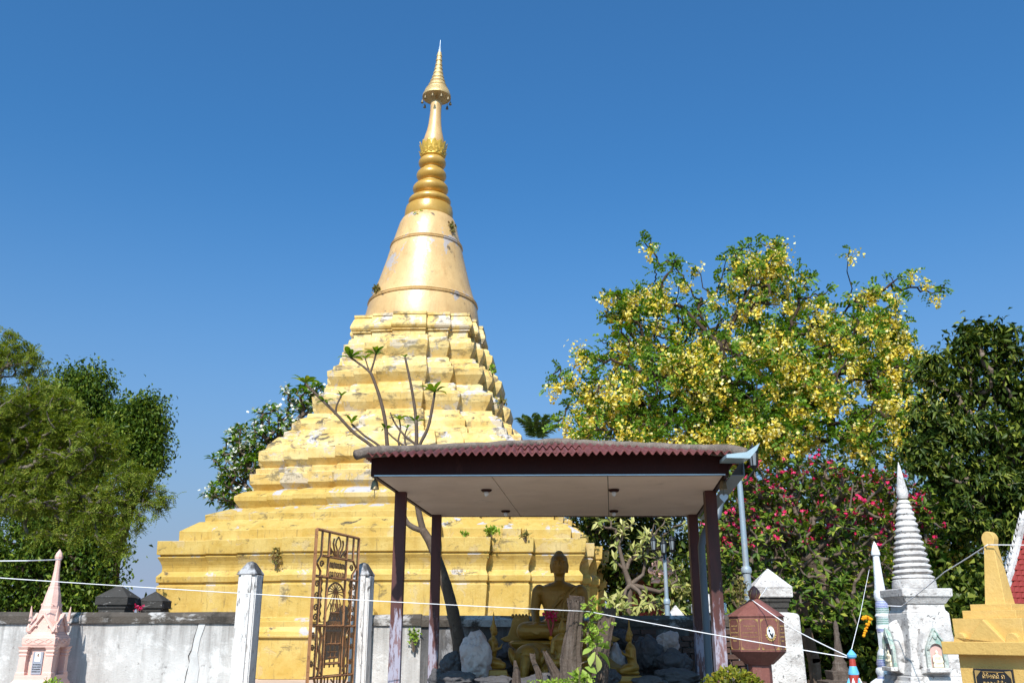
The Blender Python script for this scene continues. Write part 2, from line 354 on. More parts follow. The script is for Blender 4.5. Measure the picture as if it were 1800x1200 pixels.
# ------------------------------------------------------------------ golden chedi
XC, YC, LEAN, ROT = -3.62, 31.9, .033, -R(3.5)
chedi = thing('golden_chedi', 'tall golden chedi with stepped base, bell and ringed spire behind the wall', 'pagoda', (XC, YC, .44), ROT)
cz = .44
def lean(v): return [(x + LEAN * (z - 4) , y, z - cz) for x, y, z in v]
def plan(W, k, s, jit):
    side = [(-W, -W)]
    fr = {3: (.78, .57, .35), 2: (.66, .30)}[k]
    for i in range(k):
        x = -W * (fr[i] + jit[i]); side += [(x, -W - s * i), (x, -W - s * (i + 1))]
    for i in reversed(range(k)):
        x = W * (fr[i] + jit[i + k]); side += [(x, -W - s * (i + 1)), (x, -W - s * i)]
    out = []
    for q in range(4):
        ca, sa = [(1, 0), (0, 1), (-1, 0), (0, -1)][q]
        out += [(x * ca - y * sa, x * sa + y * ca) for x, y in side]
    return out
def terrace_part(name, pr, k, s, m, seed):
    r = random.Random(seed); jit = [r.uniform(-.035, .035) for _ in range(2 * k)]
    rings = []
    for W, z in pr:
        ring = []
        for j, (x, y) in enumerate(plan(W, k, s, jit)):
            ring.append((x + noise.noise((x * .9, y * .9, z * 2)) * .018, y + noise.noise((x * .9 + 7, y * .9, z * 2)) * .018, z + noise.noise((x * .7, y * .7, seed)) * .018))
        rings.append(ring)
    b = Bd(); b.loft(rings); b.v = lean(b.v)
    return b.obj(name, m, chedi, bevel=.009)
BASE = [(6.42, .44), (6.42, 1.44), (6.50, 1.46), (6.50, 1.52), (6.30, 1.60), (6.22, 1.72), (6.22, 1.86), (6.02, 1.95), (5.90, 1.97), (5.937, 2.821), (5.89, 2.846), (5.90, 2.907), (5.958, 2.92), (5.975, 3.073), (5.875, 3.203), (5.875, 3.312), (5.89, 3.38), (5.94, 3.49), (6.01, 3.60), (5.95, 3.63), (5.95, 3.665), (6.03, 3.677), (6.05, 4.052)]
terrace_part('plinth', BASE, 3, .26, m_gold, 1)
terrace_part('sloping_step', [(5.62, 3.95), (5.62, 4.12), (5.636, 4.353), (5.247, 4.652), (5.121, 4.68), (5.14, 4.871), (4.617, 5.108), (4.45, 5.16)], 3, .26, m_gold, 2)
terrace_part('tier', [(4.36, 5.0), (4.40, 5.15), (4.557, 5.362), (4.564, 5.498), (4.358, 5.654), (4.1, 5.74)], 3, .24, m_gold, 3)
terrace_part('tier', [(4.05, 5.6), (4.08, 5.74), (4.243, 5.905), (4.278, 6.214), (4.133, 6.237), (4.147, 6.394), (4.0, 6.45)], 3, .24, m_gold_up, 4)
terrace_part('tier', [(3.9, 6.35), (3.93, 6.46), (4.103, 6.649), (4.123, 6.949), (3.974, 7.03), (3.945, 7.169), (3.698, 7.472), (3.5, 7.54)], 3, .24, m_gold_up, 5)
terrace_part('sloping_step', [(3.566, 7.4), (3.566, 7.551), (3.557, 7.684), (3.382, 7.771), (3.40, 7.985), (3.19, 8.18), (3.032, 8.27), (3.022, 8.386), (2.8, 8.45)], 2, .25, m_gold_up, 6)
terrace_part('tier', [(2.75, 8.3), (2.77, 8.46), (2.922, 8.734), (2.965, 8.963), (2.657, 9.174), (2.647, 9.343), (2.5, 9.44)], 2, .25, m_gold_up, 7)
terrace_part('tier', [(2.4, 9.3), (2.43, 9.45), (2.61, 9.746), (2.631, 9.939), (2.483, 10.03), (2.469, 10.146), (2.335, 10.239), (2.327, 10.328), (2.2, 10.41)], 2, .25, m_gold_up, 8)
terrace_part('tier', [(2.07, 10.3), (2.09, 10.42), (2.238, 10.752), (2.253, 10.96), (2.129, 11.019), (2.107, 11.163), (2.0, 11.24)], 2, .25, m_gold_up, 9)
terrace_part('torus_terrace', [(1.95, 11.1), (1.98, 11.24), (1.98, 11.44), (2.05, 11.46), (2.05, 11.50), (2.00, 11.505), (2.075, 11.53), (2.12, 11.60), (2.125, 11.66), (2.10, 11.76), (2.034, 11.951), (2.00, 12.003), (2.03, 12.02), (2.03, 12.113), (1.9, 12.13)], 2, .16, m_gold_up, 10)
def round_part(name, pr, m=m_bell, n=56, smooth='angle', parent=None):
    b = Bd(); b.lathe(pr, n)
    b.v = [(x * (1 + .012 * noise.noise((x * 1.4, y * 1.4, z * .9))), y * (1 + .012 * noise.noise((x * 1.4, y * 1.4, z * .9))), z) for x, y, z in b.v]
    b.v = lean(b.v); return b.obj(name, m, parent or chedi, smooth=smooth)
bell_o = round_part('bell', [(2.13, 12.0), (2.11, 12.5), (2.06, 12.75), (2.015, 13.0), (1.955, 13.22), (1.86, 13.5), (1.70, 14.0), (1.575, 14.45), (1.46, 14.9), (1.355, 15.35), (1.28, 15.62), (1.215, 15.85), (1.14, 16.15), (1.08, 16.38), (1.0, 16.56), (.86, 16.68)], n=72)
for z, r in ((13.16, 2.0), (15.5, 1.335)):
    for dz, dr in ((0, 0), (-.075, .02)):
        round_part('moulding', [(r + dr - .06, z + dz - .035), (r + dr + .012, z + dz - .03), (r + dr + .03, z + dz), (r + dr + .008, z + dz + .03), (r + dr - .06, z + dz + .035)], parent=bell_o)
def torus_ring(zb, zt, rb, rmax, rt):
    pts = []
    for i in range(11):
        t = i / 10; z = zb + (zt - zb) * t
        e = math.sin(math.pi * (.04 + .92 * t)) ** .6
        r = (rb + (rt - rb) * t) * (1 - e) + rmax * e
        pts.append((r, z))
    return pts
round_part('spire_core', [(.72, 16.6), (.62, 17.2), (.5, 17.64), (.42, 18.22), (.38, 18.8), (.38, 19.4)], m_gold)
round_part('ring', [(.74, 16.6), (.90, 16.64), (.925, 16.70), (.915, 16.95), (.88, 17.12), (.80, 17.18), (.70, 17.2)], m_ring)
round_part('ring', torus_ring(17.16, 17.62, .50, .815, .42), m_ring)
round_part('ring', torus_ring(17.66, 18.20, .40, .69, .34), m_ring)
round_part('ring', torus_ring(18.24, 18.78, .34, .585, .30), m_ring)
round_part('ring', torus_ring(18.82, 19.30, .31, .535, .30), m_ring)
lc = round_part('lotus_collar', [(.42, 19.28), (.47, 19.32), (.47, 19.40), (.44, 19.46), (.46, 19.7), (.44, 19.86), (.3, 19.9)], m_leafgold)
for lay, (n, zb, zt, r0, r1, w) in enumerate(((14, 19.42, 19.90, .455, .555, .105), (14, 19.36, 19.55, .47, .545, .10))):
    base = None
    for i in range(n):
        a = 2 * math.pi * (i + .5 * lay) / n; b = Bd()
        rings = []
        for t, ww in ((0, .7), (.35, 1.0), (.7, 1.0), (.9, .6), (1, .08)):
            z = zb + (zt - zb) * t; rr = r0 + (r1 - r0) * t ** 1.6; hw = w * ww; th = .035 * (1 - .5 * t)
            rings.append([(rr, -hw, z), (rr + th, 0, z), (rr, hw, z), (rr - .03, 0, z)])
        b.loft(rings)
        b.v = lean([(x * math.cos(a) - y * math.sin(a), x * math.sin(a) + y * math.cos(a), z) for x, y, z in b.v])
        b.obj('petal', m_leafgold, lc)
round_part('neck', [(.40, 19.86), (.425, 19.98), (.36, 20.25), (.30, 20.5), (.262, 20.75), (.235, 21.05), (.217, 21.38), (.222, 21.6), (.238, 21.72), (.225, 21.78), (.10, 21.8), (.055, 22.0), (.05, 22.5)])
um = [(.556, 22.02, .447, 22.36), (.45, 22.34, .358, 22.54), (.36, 22.53, .285, 22.74), (.295, 22.73, .232, 22.92), (.24, 22.91, .19, 23.12), (.198, 23.11, .155, 23.32), (.165, 23.31, .132, 23.51), (.142, 23.50, .112, 23.735), (.125, 23.73, .10, 23.95), (.108, 23.94, .078, 24.16)]
umb = round_part('umbrella', [(um[0][0] - .012, um[0][1] + .02), (um[0][0] + .012, um[0][1]), (um[0][0] + .008, um[0][1] + .09), (um[0][0] - .01, um[0][1] + .11), (um[0][2] + .05, um[0][3] - .07), (um[0][2], um[0][3]), (.04, um[0][3] + .02)], m_fili, 40)
for r0, z0, r1, z1 in um[1:]:
    round_part('umbrella_tier', [(r0 - .03, z0 - .012), (r0 + .006, z0 - .01), (r0 + .004, z0 + .05), (r0 - .012, z0 + .06), (r1, z1 - .03), (r1 - .03, z1 - .02), (.02, z1)], m_fili, 28, parent=umb)
round_part('finial', [(.06, 24.12), (.055, 24.2), (.065, 24.25), (.035, 24.3), (.05, 24.36), (.02, 24.42), (.012, 24.73)], m_trim, 12)
for i in range(6):
    a = math.pi * i / 6
    b = Bd().tube([(.55 * math.cos(a), .55 * math.sin(a), 22.06), (-.55 * math.cos(a), -.55 * math.sin(a), 22.06)], .016, 5); b.v = lean(b.v); b.obj('spoke', m_wood, umb)
for i in range(10):
    a = 2 * math.pi * (i + .3) / 10; x, y = .56 * math.cos(a), .56 * math.sin(a)
    b = Bd().tube([(x, y, 22.05), (x, y, 21.86)], .006, 4).lathe([(.012, 21.88), (.035, 21.86), (.042, 21.80), (.062, 21.74), (.03, 21.735)], 10, (x, y)); b.v = lean(b.v)
    b.obj('hanging_bell', m_bronze, umb, smooth='angle')
# niche on the front of the plinth, seen through the gate
nc = P(606, 1100, 25.0)
nloc = Matrix.Rotation(-ROT, 4, 'Z') @ (Vector((nc.x, nc.y, 0)) - Vector((XC, YC, 0)))
b = Bd()
nx, ny = nloc.x, -6.9
b.box((nx - .62, ny, 1.15), (.22, .5, 1.4)).box((nx + .62, ny, 1.15), (.22, .5, 1.4)).flat([(nx - .85, 1.85), (nx + .85, 1.85), (nx + .8, 2.1), (nx + .45, 2.45), (nx, 2.95), (nx - .45, 2.45), (nx - .8, 2.1)], ny - .28, ny + .6).box((nx, ny, .48), (1.7, .6, .36))
b.v = [(x, y, z - cz) for x, y, z in b.v]
nich = b.obj('niche', m_gold, chedi, bevel=.02)
Bd().flat([(nx + x, z - cz) for x, z in ((-.5, .5), (.5, .5), (.5, 1.7), (.3, 2.05), (0, 2.3), (-.3, 2.05), (-.5, 1.7))], ny - .30, ny + .3).obj('recess_shade', m_dark, nich)  # solid near-black slab; its colour paints the shade inside the niche

# ------------------------------------------------------------------ compound walls and pillars
def wall(label, x0, x1, Y, ztop, th=.22, m=None):
    t = thing('compound_wall', label, 'wall', ((x0 + x1) / 2, Y, 0)); L = x1 - x0
    b = Bd(); n = max(2, int(L / .35)); top = ztop - .16
    # slightly uneven plastered face
    rows = 7; vv = []; ff = []
    for i in range(n + 1):
        for j in range(rows + 1):
            x = -L / 2 + L * i / n; z = top * j / rows
            vv.append((x, -th / 2 + noise.noise((x * .8 + x0, 3, z * .9)) * .016, z))
    for i in range(n):
        for j in range(rows): ff.append((i * (rows + 1) + j, (i + 1) * (rows + 1) + j, (i + 1) * (rows + 1) + j + 1, i * (rows + 1) + j + 1))
    b.add(vv, ff); b.box((0, .02, top / 2), (L - .01, th - .06, top))
    b.obj('plaster_wall', m or m_white, t, smooth=False)
    b = Bd(); rings = []
    for i in range(n + 1):
        x = -L / 2 + L * i / n; w = th / 2 + .035; h = lambda q: noise.noise((x * 1.7 + x0, q, .5)) * .012
        rings.append([(x, -w + h(1), top), (x, -w + h(1), top + .10 + h(2)), (x, -w * .55, top + .155 + h(3)), (x, w * .55, top + .155 + h(4)), (x, w, top + .1), (x, w, top)])
    b.loft(rings); b.obj('coping', m_cope, t)
    return t
WY = 14.0
zl = P(200, 1075, WY).z
w_l = wall('long whitewashed wall with mouldy coping left of the gate', P(-160, 1080, WY).x, P(424, 1080, WY).x, WY, zl)
fy = -.11 - .013          # a strip of newer plaster over an old crack in the long wall
def wl(x, y): p = P(x, y, WY - .12); return (p.x - w_l.location.x, p.z)
Bd().flat([wl(*p) for p in ((350, 1094), (362, 1094), (352, 1122), (347, 1148), (350, 1175), (344, 1215), (326, 1215), (330, 1178), (336, 1150), (342, 1120))], fy, fy + .03).obj('plaster_repair', m_patch, w_l)
Bd().tube([(wl(x, y)[0], fy + .004, wl(x, y)[1]) for x, y in ((349, 1096), (341, 1120), (337, 1140), (331, 1152), (333, 1166), (328, 1180), (324, 1200), (318, 1216))], [.003, .004, .003, .006, .003, .004, .003, .003], 5).obj('crack', m_dark, w_l)
wall('short whitewashed wall between the gate and the pavilion post', P(648, 1080, WY).x, P(742, 1080, WY).x, WY, P(700, 1079, WY).z)
w_r = wall('mouldy wall behind the seated statue, roof shade painted into its dark colour', P(742, 1080, WY).x + .004, P(1330, 1085, WY).x, WY, P(900, 1081, WY).z, m=m_white_d)
def gate_pillar(label, px, ytop, Y, half, m=m_pillar_w, rz=-R(13)):
    base = P(px, ytop, Y); t = thing('gate_pillar', label, 'pillar', (base.x, Y, 0), rz, 'pillars either side of the gate')
    zt = base.z; zs = zt - .20
    h = half
    b = Bd(); g = .018; e = h * .62
    oct_ = [(-h, -h + .03), (-e, -h + .03), (-e, -h), (e, -h), (e, -h + .03), (h, -h + .03), (h, -e), (h + .012, -e), (h + .012, e), (h, e), (h, h), (-h, h)]
    b.loft([[(x, y, z) for x, y in oct_] for z in (0, .5, 1.0, 1.5, zs)]); b.obj('shaft', m, t, bevel=.006)
    b = Bd(); k = h * 1.07
    b.loft([[(-h, -h, zs), (h, -h, zs), (h, h, zs), (-h, h, zs)], [(-k, -k, zs + .02), (k, -k, zs + .02), (k, k, zs + .02), (-k, k, zs + .02)],
            [(-.05, -.05, zt - .02), (.05, -.05, zt - .02), (.05, .05, zt - .02), (-.05, .05, zt - .02)], [(-.012, -.012, zt), (.012, -.012, zt), (.012, .012, zt), (-.012, .012, zt)]])
    b.obj('cap', m_cap, t, bevel=.008)
    return t
gate_pillar('white flaking gate pillar at the end of the long wall, left of the gate', 443, 986, 13.6, .135)
gate_pillar('white flaking gate pillar with dark right side, beside the rusty gate', 640, 988, 13.75, .125)

# ------------------------------------------------------------------ iron gate leaf
H0 = P(631, 945, 13.55); N0 = P(557, 930, 12.25)
ZT = (H0.z + N0.z) / 2
gate = thing('iron_gate', 'rusty wrought iron gate leaf standing open between the white pillars', 'gate', (N0.x, N0.y, 0), math.atan2(H0.y - N0.y, H0.x - N0.x))
GL = math.hypot(H0.x - N0.x, H0.y - N0.y)
ZB = .18
def G(g, d): return (g * GL, 0, ZT - d)
DH = ZT - ZB
def bar(name, pts, r=.016, n=4): return Bd().tube([G(*p) for p in pts], r, n).obj(name, m_rust, gate)
for g in (0.0, 1.0): bar('stile', [(g, 0), (g, DH)], .024)
for d in (0, .60, 1.22, 1.86, DH): bar('rail', [(0, d), (1, d)], .02)
bar('rail', [(.13, .33), (.87, .33)], .02)
for g in (.29, .71): bar('upright', [(g, 0), (g, DH)], .02)
for g, o in ((.13, .035), (.87, .965)):
    bar('upright', [(g, 0), (g, .33), (o, .43), (g, .53), (g, 1.86), (g + (.5 - g) * .3, 2.1), (g, DH)], .019)
for g in (.21, .79): bar('upright', [(g, 1.22), (g, DH)], .012)
for g in (.36, .43, .57, .64): bar('upright', [(g, 1.86), (g, DH)], .012)
def curl(g, d, sx, sy, turns=1.2, r=.011, name='scroll'):
    pts = []
    for i in range(15):
        t = i / 14; a = t * turns * 2 * math.pi; k = 1 - .75 * t
        pts.append((g + sx * k * math.cos(a), d - sy * k * math.sin(a)))
    bar(name, pts, r, 5)
def wave(pts, r=.012): bar('scroll', pts, r, 5)
# lotus bud ornament in the head of the gate
for s in (-1, 1):
    wave([(.5, .04), (.5 + s * .05, .10), (.5 + s * .06, .16), (.5 + s * .02, .22), (.5, .32)])
    wave([(.5 + s * .1, .08), (.5 + s * .12, .14), (.5 + s * .09, .22), (.5 + s * .03, .32)], .014)
    wave([(.5 + s * .19, .12), (.5 + s * .19, .2), (.5 + s * .12, .26), (.5 + s * .05, .33)], .012)
    curl(.5 + s * .17, .27, s * .04, .035)
    for k, d in enumerate((.44, .70, .85, 1.0, 1.12, 2.0, 2.2)):
        curl(.5 + s * (.42 if d > .6 else .35), d, -s * .045, .05)
    for d in (1.35, 1.5, 1.7): curl(.5 + s * .44, d, s * .035, .045)
    # twisted rods
    wave([(.5 + s * (.33 + .015 * (-1) ** i), .62 + i * .05) for i in range(12)], .014)
    wave([(.5 + s * (.38 + .012 * (-1) ** i), 1.40 + i * .022) for i in range(16)], .010)
    # deity-like spear leaves beside the middle panel
    wave([(.5 + s * .33, 1.25), (.5 + s * .26, 1.36), (.5 + s * .3, 1.52), (.5 + s * .25, 1.66), (.5 + s * .3, 1.84)], .02)
    wave([(.5 + s * .36, 1.30), (.5 + s * .34, 1.5), (.5 + s * .36, 1.72), (.5 + s * .2, 1.84)], .014)
# rows of bent-iron script in the head of the gate, too small to read
rr = random.Random(5)
for row, (d0, cnt) in enumerate(((.40, 10), (.52, 8))):
    for i in range(cnt):
        g = .325 + .35 * (i + .5) / cnt; w = .13 / cnt * 1.1
        pts = [(g - w, d0 + .07), (g - w, d0 + .02), (g, d0), (g + w, d0 + .015), (g + w, d0 + .072)]
        if i % 3 == 1: pts += [(g + .3 * w, d0 + .06), (g + .1 * w, d0 + .04)]
        if i % 4 == 2: pts = [(g - w, d0), (g - w, d0 + .06), (g, d0 + .075), (g + w, d0 + .06), (g + w, d0 - .01)]
        bar('script_stroke', pts, .0085, 4)
# sun-ray arch
arch = [(.5 + .2 * math.cos(a), .86 - .20 * math.sin(a)) for a in [math.pi * i / 12 for i in range(13)]]
bar('arch', arch, .014, 5)
for i in range(11):
    a = math.pi * (i + .5) / 11; bar('ray', [(.5, .78), (.5 + .2 * math.cos(a), .86 - .2 * math.sin(a))], .008)
for s in (-1, 1):
    for k in (.06, .12, .25): bar('ray', [(.5, .72), (.5 + s * k, 1.14)], .008)
for i in range(7): wave([(.36 + i * .045, 1.16), (.37 + i * .045, 1.21), (.36 + i * .045, 1.27)], .011)
for i in range(5): wave([(.40 + i * .05, .93), (.41 + i * .05, .98), (.40 + i * .05, 1.02)], .009)
Bd().box((.5 * GL, 0, ZT - 1.36), (.34 * GL, .012, .13)).obj('panel', m_rust, gate)
Bd().box((.5 * GL, 0, ZT - 1.08), (.2 * GL, .012, .05)).obj('panel', m_rust, gate)
for d in (1.45, 1.70): bar('rail', [(.33, d), (.67, d)], .018)
for g in (.34, .45, .55, .66): bar('upright', [(g, 1.3), (g, 1.75)], .012)
for d in (1.05, 1.55, 1.62): bar('rail', [(.4, d), (.6, d)], .012)
for i in range(6):
    s = -1 if i % 2 else 1
    wave([(.5, 1.9 + i * .05), (.5 + s * .08, 1.96 + i * .05), (.5 + s * .05, 2.05 + i * .05), (.5 + s * .13, 2.1 + i * .05)], .013)

# ------------------------------------------------------------------ open pavilion over the statue
ZS = 3.08
CF = [Vector((-1.366, 9.084, 0)), Vector((2.113, 9.014, 0)), Vector((2.487, 12.378, 0)), Vector((-1.064, 12.378, 0))]
def Q(u, v, z=0.0):
    a = CF[0] + (CF[1] - CF[0]) * u; b = CF[3] + (CF[2] - CF[3]) * u
    p = a + (b - a) * v; return Vector((p.x, p.y, z))
pc = Q(.5, .5)
pav = thing('pavilion', 'open post pavilion with red tiled hip roof over the seated golden statue', 'pavilion', pc)
def pbox(name, u0, u1, v0, v1, z0, z1, m, parent=pav, bevel=0):
    rg = [[Q(u0, v0, z), Q(u1, v0, z), Q(u1, v1, z), Q(u0, v1, z)] for z in (z0, z1)]
    return Bd().loft(rg).obj(name, m, parent, world=(parent is pav), bevel=bevel)
for i in range(3):
    for v0, v1 in ((0.0, .765), (.765, 1.0)):
        g = .0011
        pbox('ceiling_board', i / 3 + g + (.0 if i else .004), (i + 1) / 3 - g - (0 if i < 2 else .004), v0 + g + (.005 if v0 == 0 else 0), v1 - g, ZS + .002 * i, ZS + .02, m_soffit)
pbox('ceiling_back', .01, .99, .012, .99, ZS + .022, ZS + .06, m_dark)
zf = P(900, 806, 9.0).z
pbox('fascia', 0, 1, -.012, .0, ZS - .005, zf + .06, m_wood)
pbox('fascia', 0, 1, 1.0, 1.012, ZS - .005, zf + .06, m_wood)
pbox('fascia', -.011, 0, -.012, 1.012, ZS - .004, zf + .06, m_wood)
pbox('fascia', 1.0, 1.011, -.012, 1.012, ZS - .004, zf + .06, m_wood)
pbox('trim', .0, 1.0, -.016, -.0125, ZS - .006, ZS + .006, m_trim)
def post(x, y, s=.062):
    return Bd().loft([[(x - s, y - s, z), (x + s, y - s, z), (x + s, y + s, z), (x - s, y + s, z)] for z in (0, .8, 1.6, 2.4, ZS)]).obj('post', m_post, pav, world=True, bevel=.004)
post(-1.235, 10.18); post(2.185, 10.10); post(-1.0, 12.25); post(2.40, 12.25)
for (px, py) in ((855, 860), (1079, 860), (889, 897), (1079, 897)):
    d = P(px, py, 1) - Vector((0, 0, EYE)); t = (ZS - EYE) / d.z; p = d * t
    r = Bd().lathe([(.058, ZS), (.06, ZS - .010), (.048, ZS - .024), (.03, ZS - .026)], 20, (p.x, p.y)).obj('light_fitting', m_wood, pav, world=True, smooth='angle')
    bb = Bd(); ell(bb, (p.x, p.y, ZS - .042), (.026, .026, .032)); bb.v = [(v[0] - pc.x, v[1] - pc.y, v[2]) for v in bb.v]
    bb.obj('bulb', m_lav, r, smooth=True)
# hip roof of corrugated sheets
zE = P(900, 798, 8.8).z; vo = .085; ZA = P(975, 780, 10.7).z
CR = [Q(-.026, -vo, zE), Q(1.038, -vo, zE), Q(1.038, 1 + vo, zE), Q(-.026, 1 + vo, zE)]
AP = Q(.5, .5, ZA)
rnd = random.Random(3)
def roof_side(a, b, apex, courses, nsheet):
    L = (b - a).length; ex = (b - a).normalized(); mid = (a + b) / 2
    upv = apex - mid; upv -= ex * upv.dot(ex); S = upv.length; upn = upv.normalized(); nrm = ex.cross(upn).normalized()
    ta = (apex - a).dot(ex)
    for c in range(courses):
        s0, s1 = S * c / courses - (.05 if c else 0), S * (c + 1) / courses
        for k in range(nsheet):
            x0, x1 = L * k / nsheet, L * (k + 1) / nsheet + .045
            tilt = rnd.uniform(-.006, .012); lift = .012 * c + .004 * (k % 2)
            nx_ = 110; vv = []; ff = []; okc = []
            for i in range(nx_ + 1):
                x = x0 + (x1 - x0) * i / nx_
                lim = S * (x / ta if x < ta else (L - x) / (L - ta)); lim = max(0, lim)
                e0, e1 = min(s0, lim), min(s1, lim)
                okc.append(lim > s0 + .01)
                w = .019 * math.cos(2 * math.pi * x / .078)
                for e in (e0, e1):
                    p = a + ex * x + upn * e + nrm * (w + lift + tilt * (1 if e == e0 else .2)); vv.append(p)
                for e in (e0, e1):
                    p = a + ex * x + upn * e + nrm * (w + lift - .007 + tilt * (1 if e == e0 else .2)); vv.append(p)
            for i in range(nx_):
                if not (okc[i] or okc[i + 1]): continue
                q = i * 4; r_ = q + 4
                ff += [(q, r_, r_ + 1, q + 1), (q + 2, q + 3, r_ + 3, r_ + 2), (q, q + 2, r_ + 2, r_), (q + 1, r_ + 1, r_ + 3, q + 3)]
            if ff: Bd().add(vv, ff).obj('roof_sheet', m_tile, pav, world=True, smooth='angle')
roof_side(CR[0], CR[1], AP, 2, 5); roof_side(CR[1], CR[2], AP, 2, 4); roof_side(CR[2], CR[3], AP, 2, 5); roof_side(CR[3], CR[0], AP, 2, 4)
for ci, c in enumerate(CR):
    pts = []; rad = []
    ee = c + (c - AP).normalized() * .05
    for i in range(26):
        t = i / 25; p = ee + (AP - ee) * t
        pts.append(p + Vector((0, 0, .018 + noise.noise((t * 9, c.x, 1)) * .012 - (.02 if i == 0 else 0)))); rad.append(.052 + noise.noise((t * 14, c.y, 4)) * .014)
    Bd().tube(pts, rad, 9).obj('hip_ridge', m_mortar, pav, world=True, smooth=True)
bb = Bd(); ell(bb, AP + Vector((0, 0, .01)), (.12, .12, .06)); bb.obj('ridge_knob', m_mortar, pav, world=True, smooth=True)
# gutter, flared end and down pipe on the right
gz = zE - .04
rg = []
for v in (-.05, .3, .7, 1.04):
    rg.append([Q(1.012, v, gz - .16), Q(1.05, v, gz - .16), Q(1.05, v, gz), Q(1.047, v, gz), Q(1.047, v, gz - .155), Q(1.012, v, gz - .155)])
Bd().loft(rg).obj('gutter', m_pipe, pav, world=True)
fl = [P(1277, 804, 8.60), P(1318, 805, 8.60), P(1330, 791, 8.60), P(1336, 778, 8.60), P(1312, 794, 8.60), P(1277, 798, 8.60)]
Bd().loft([[p for p in fl], [p + Vector((0, .3, .0)) for p in fl]]).obj('gutter_end', m_gutter, pav, world=True)
q0 = P(1262, 905, 11.7); q1 = P(1243, 928, 11.6); q2 = P(1236, 945, 11.6); q3 = P(1233, 960, 11.6)
Bd().tube([P(1268, 875, 11.7), q0, q1, q2, q3, (q3.x, q3.y, 0)], .045, 12).obj('downpipe', m_pipe, pav, world=True, smooth='angle')
# ------------------------------------------------------------------ golden figures under the pavilion
def capsule(bd, a, b, ra, rb, n=12):
    a, b = Vector(a), Vector(b); pts = []; rs = []
    d = (b - a).normalized()
    for t in (1, .8, .45): pts.append(a - d * ra * t); rs.append(ra * math.sqrt(max(.03, 1 - t * t)))
    for t in (0, .33, .66, 1): pts.append(a + (b - a) * t); rs.append(ra + (rb - ra) * t)
    for t in (.45, .8, 1): pts.append(b + d * rb * t); rs.append(rb * math.sqrt(max(.03, 1 - t * t)))
    return bd.tube(pts, rs, n)
bk = mpp(1060, 12.7)             # metres per pixel at the statue
seat = P(985, 1122, 12.7)
bud = thing('seated_statue', 'large golden seated statue with draped robe in the shade under the pavilion', 'statue', (seat.x, 12.7, seat.z))
def bx(x, y): return (x - 985) * bk, (1122 - y) * bk       # pixel -> local x, z
b = Bd()
S = bk
# legs crossed in the lap
capsule(b, (-.10, -.05, .10), (-.47, -.28, .10), .135, .115); capsule(b, (.10, -.05, .10), (.47, -.28, .10), .135, .115)
capsule(b, (-.46, -.30, .09), (.14, -.42, .10), .105, .07); capsule(b, (.46, -.30, .07), (-.16, -.36, .06), .105, .07)
ell(b, (0, -.06, .13), (.30, .25, .16))
# torso, shoulders, neck
b.loft([[(x * w, y * d + yo, z) for x, y in [(math.cos(2 * math.pi * j / 18), math.sin(2 * math.pi * j / 18)) for j in range(18)]] for (z, w, d, yo) in
        ((.08, .21, .17, 0), (.22, .195, .155, 0), (.36, .215, .155, 0), (.50, .255, .165, 0), (.60, .285, .16, 0), (.66, .27, .14, 0), (.70, .18, .11, 0), (.73, .085, .085, 0))])
ell(b, (-.275, 0, .60), (.085, .09, .10)); ell(b, (.275, 0, .60), (.085, .09, .10))
b.lathe([(.075, .66), (.070, .78), (.08, .86)], 14)
# right arm reaches down over the knee, left hand in the lap
capsule(b, (-.295, .0, .60), (-.335, .02, .36), .078, .066); capsule(b, (-.335, .02, .37), (-.325, -.22, .20), .062, .05)
ell(b, (-.325, -.31, .165), (.055, .075, .05))
for i, dx in enumerate((-.036, -.012, .012, .034)): capsule(b, (-.325 + dx, -.36, .165), (-.325 + dx, -.42, .06 + .012 * (i in (0, 3))), .0135, .011, 8)
capsule(b, (-.285, -.33, .165), (-.265, -.395, .12), .015, .012, 8)
capsule(b, (.295, .0, .60), (.335, .01, .34), .078, .066); capsule(b, (.335, .0, .34), (.10, -.24, .245), .062, .048)
ell(b, (.0, -.27, .235), (.10, .055, .03))
for i in range(4): capsule(b, (-.06, -.245 - .02 * i, .24), (-.145, -.245 - .02 * i, .235), .013, .011, 8)
capsule(b, (.03, -.30, .25), (-.03, -.325, .262), .015, .012, 8)
# robe sash over the left shoulder and its hem
b.tube([(.20, -.115, .66), (.12, -.165, .58), (.05, -.185, .45), (.03, -.175, .30), (.03, -.185, .20)], [.03, .028, .026, .026, .024], 8)
for k in range(4): b.tube([(.16 - .05 * k, -.14 - .01 * k, .63 - .03 * k), (-.05 - .04 * k, -.185, .44 - .05 * k), (-.16 - .005 * k, -.12, .34 - .05 * k)], .010, 6)
# head
hc = (.0, -.01, .955)
ell(b, hc, (.117, .126, .15), 18, 13); ell(b, (0, -.03, .87), (.085, .09, .08))
ell(b, (0, .01, 1.02), (.118, .122, .085)); ell(b, (0, .01, 1.095), (.062, .062, .05))
b.tube([(0, -.135, .985), (0, -.158, .935), (0, -.150, .918)], [.012, .019, .014], 8)
for s in (-1, 1):
    b.tube([(s * .108, .01, 1.0), (s * .115, .008, .94), (s * .105, .0, .845)], [.012, .018, .015], 8)
    b.tube([(s * .018, -.133, .995), (s * .05, -.126, 1.008), (s * .085, -.102, .99)], .0085, 6)
    ell(b, (s * .047, -.122, .967), (.024, .011, .010), 10, 6)
ell(b, (0, -.132, .886), (.032, .014, .009), 10, 6); ell(b, (0, -.128, .870), (.026, .013, .009), 10, 6); ell(b, (0, -.105, .842), (.03, .022, .018), 10, 6)
me = remeshed(b, .0085, 3); link('body', me, m_gold_shade, bud, smooth=True)
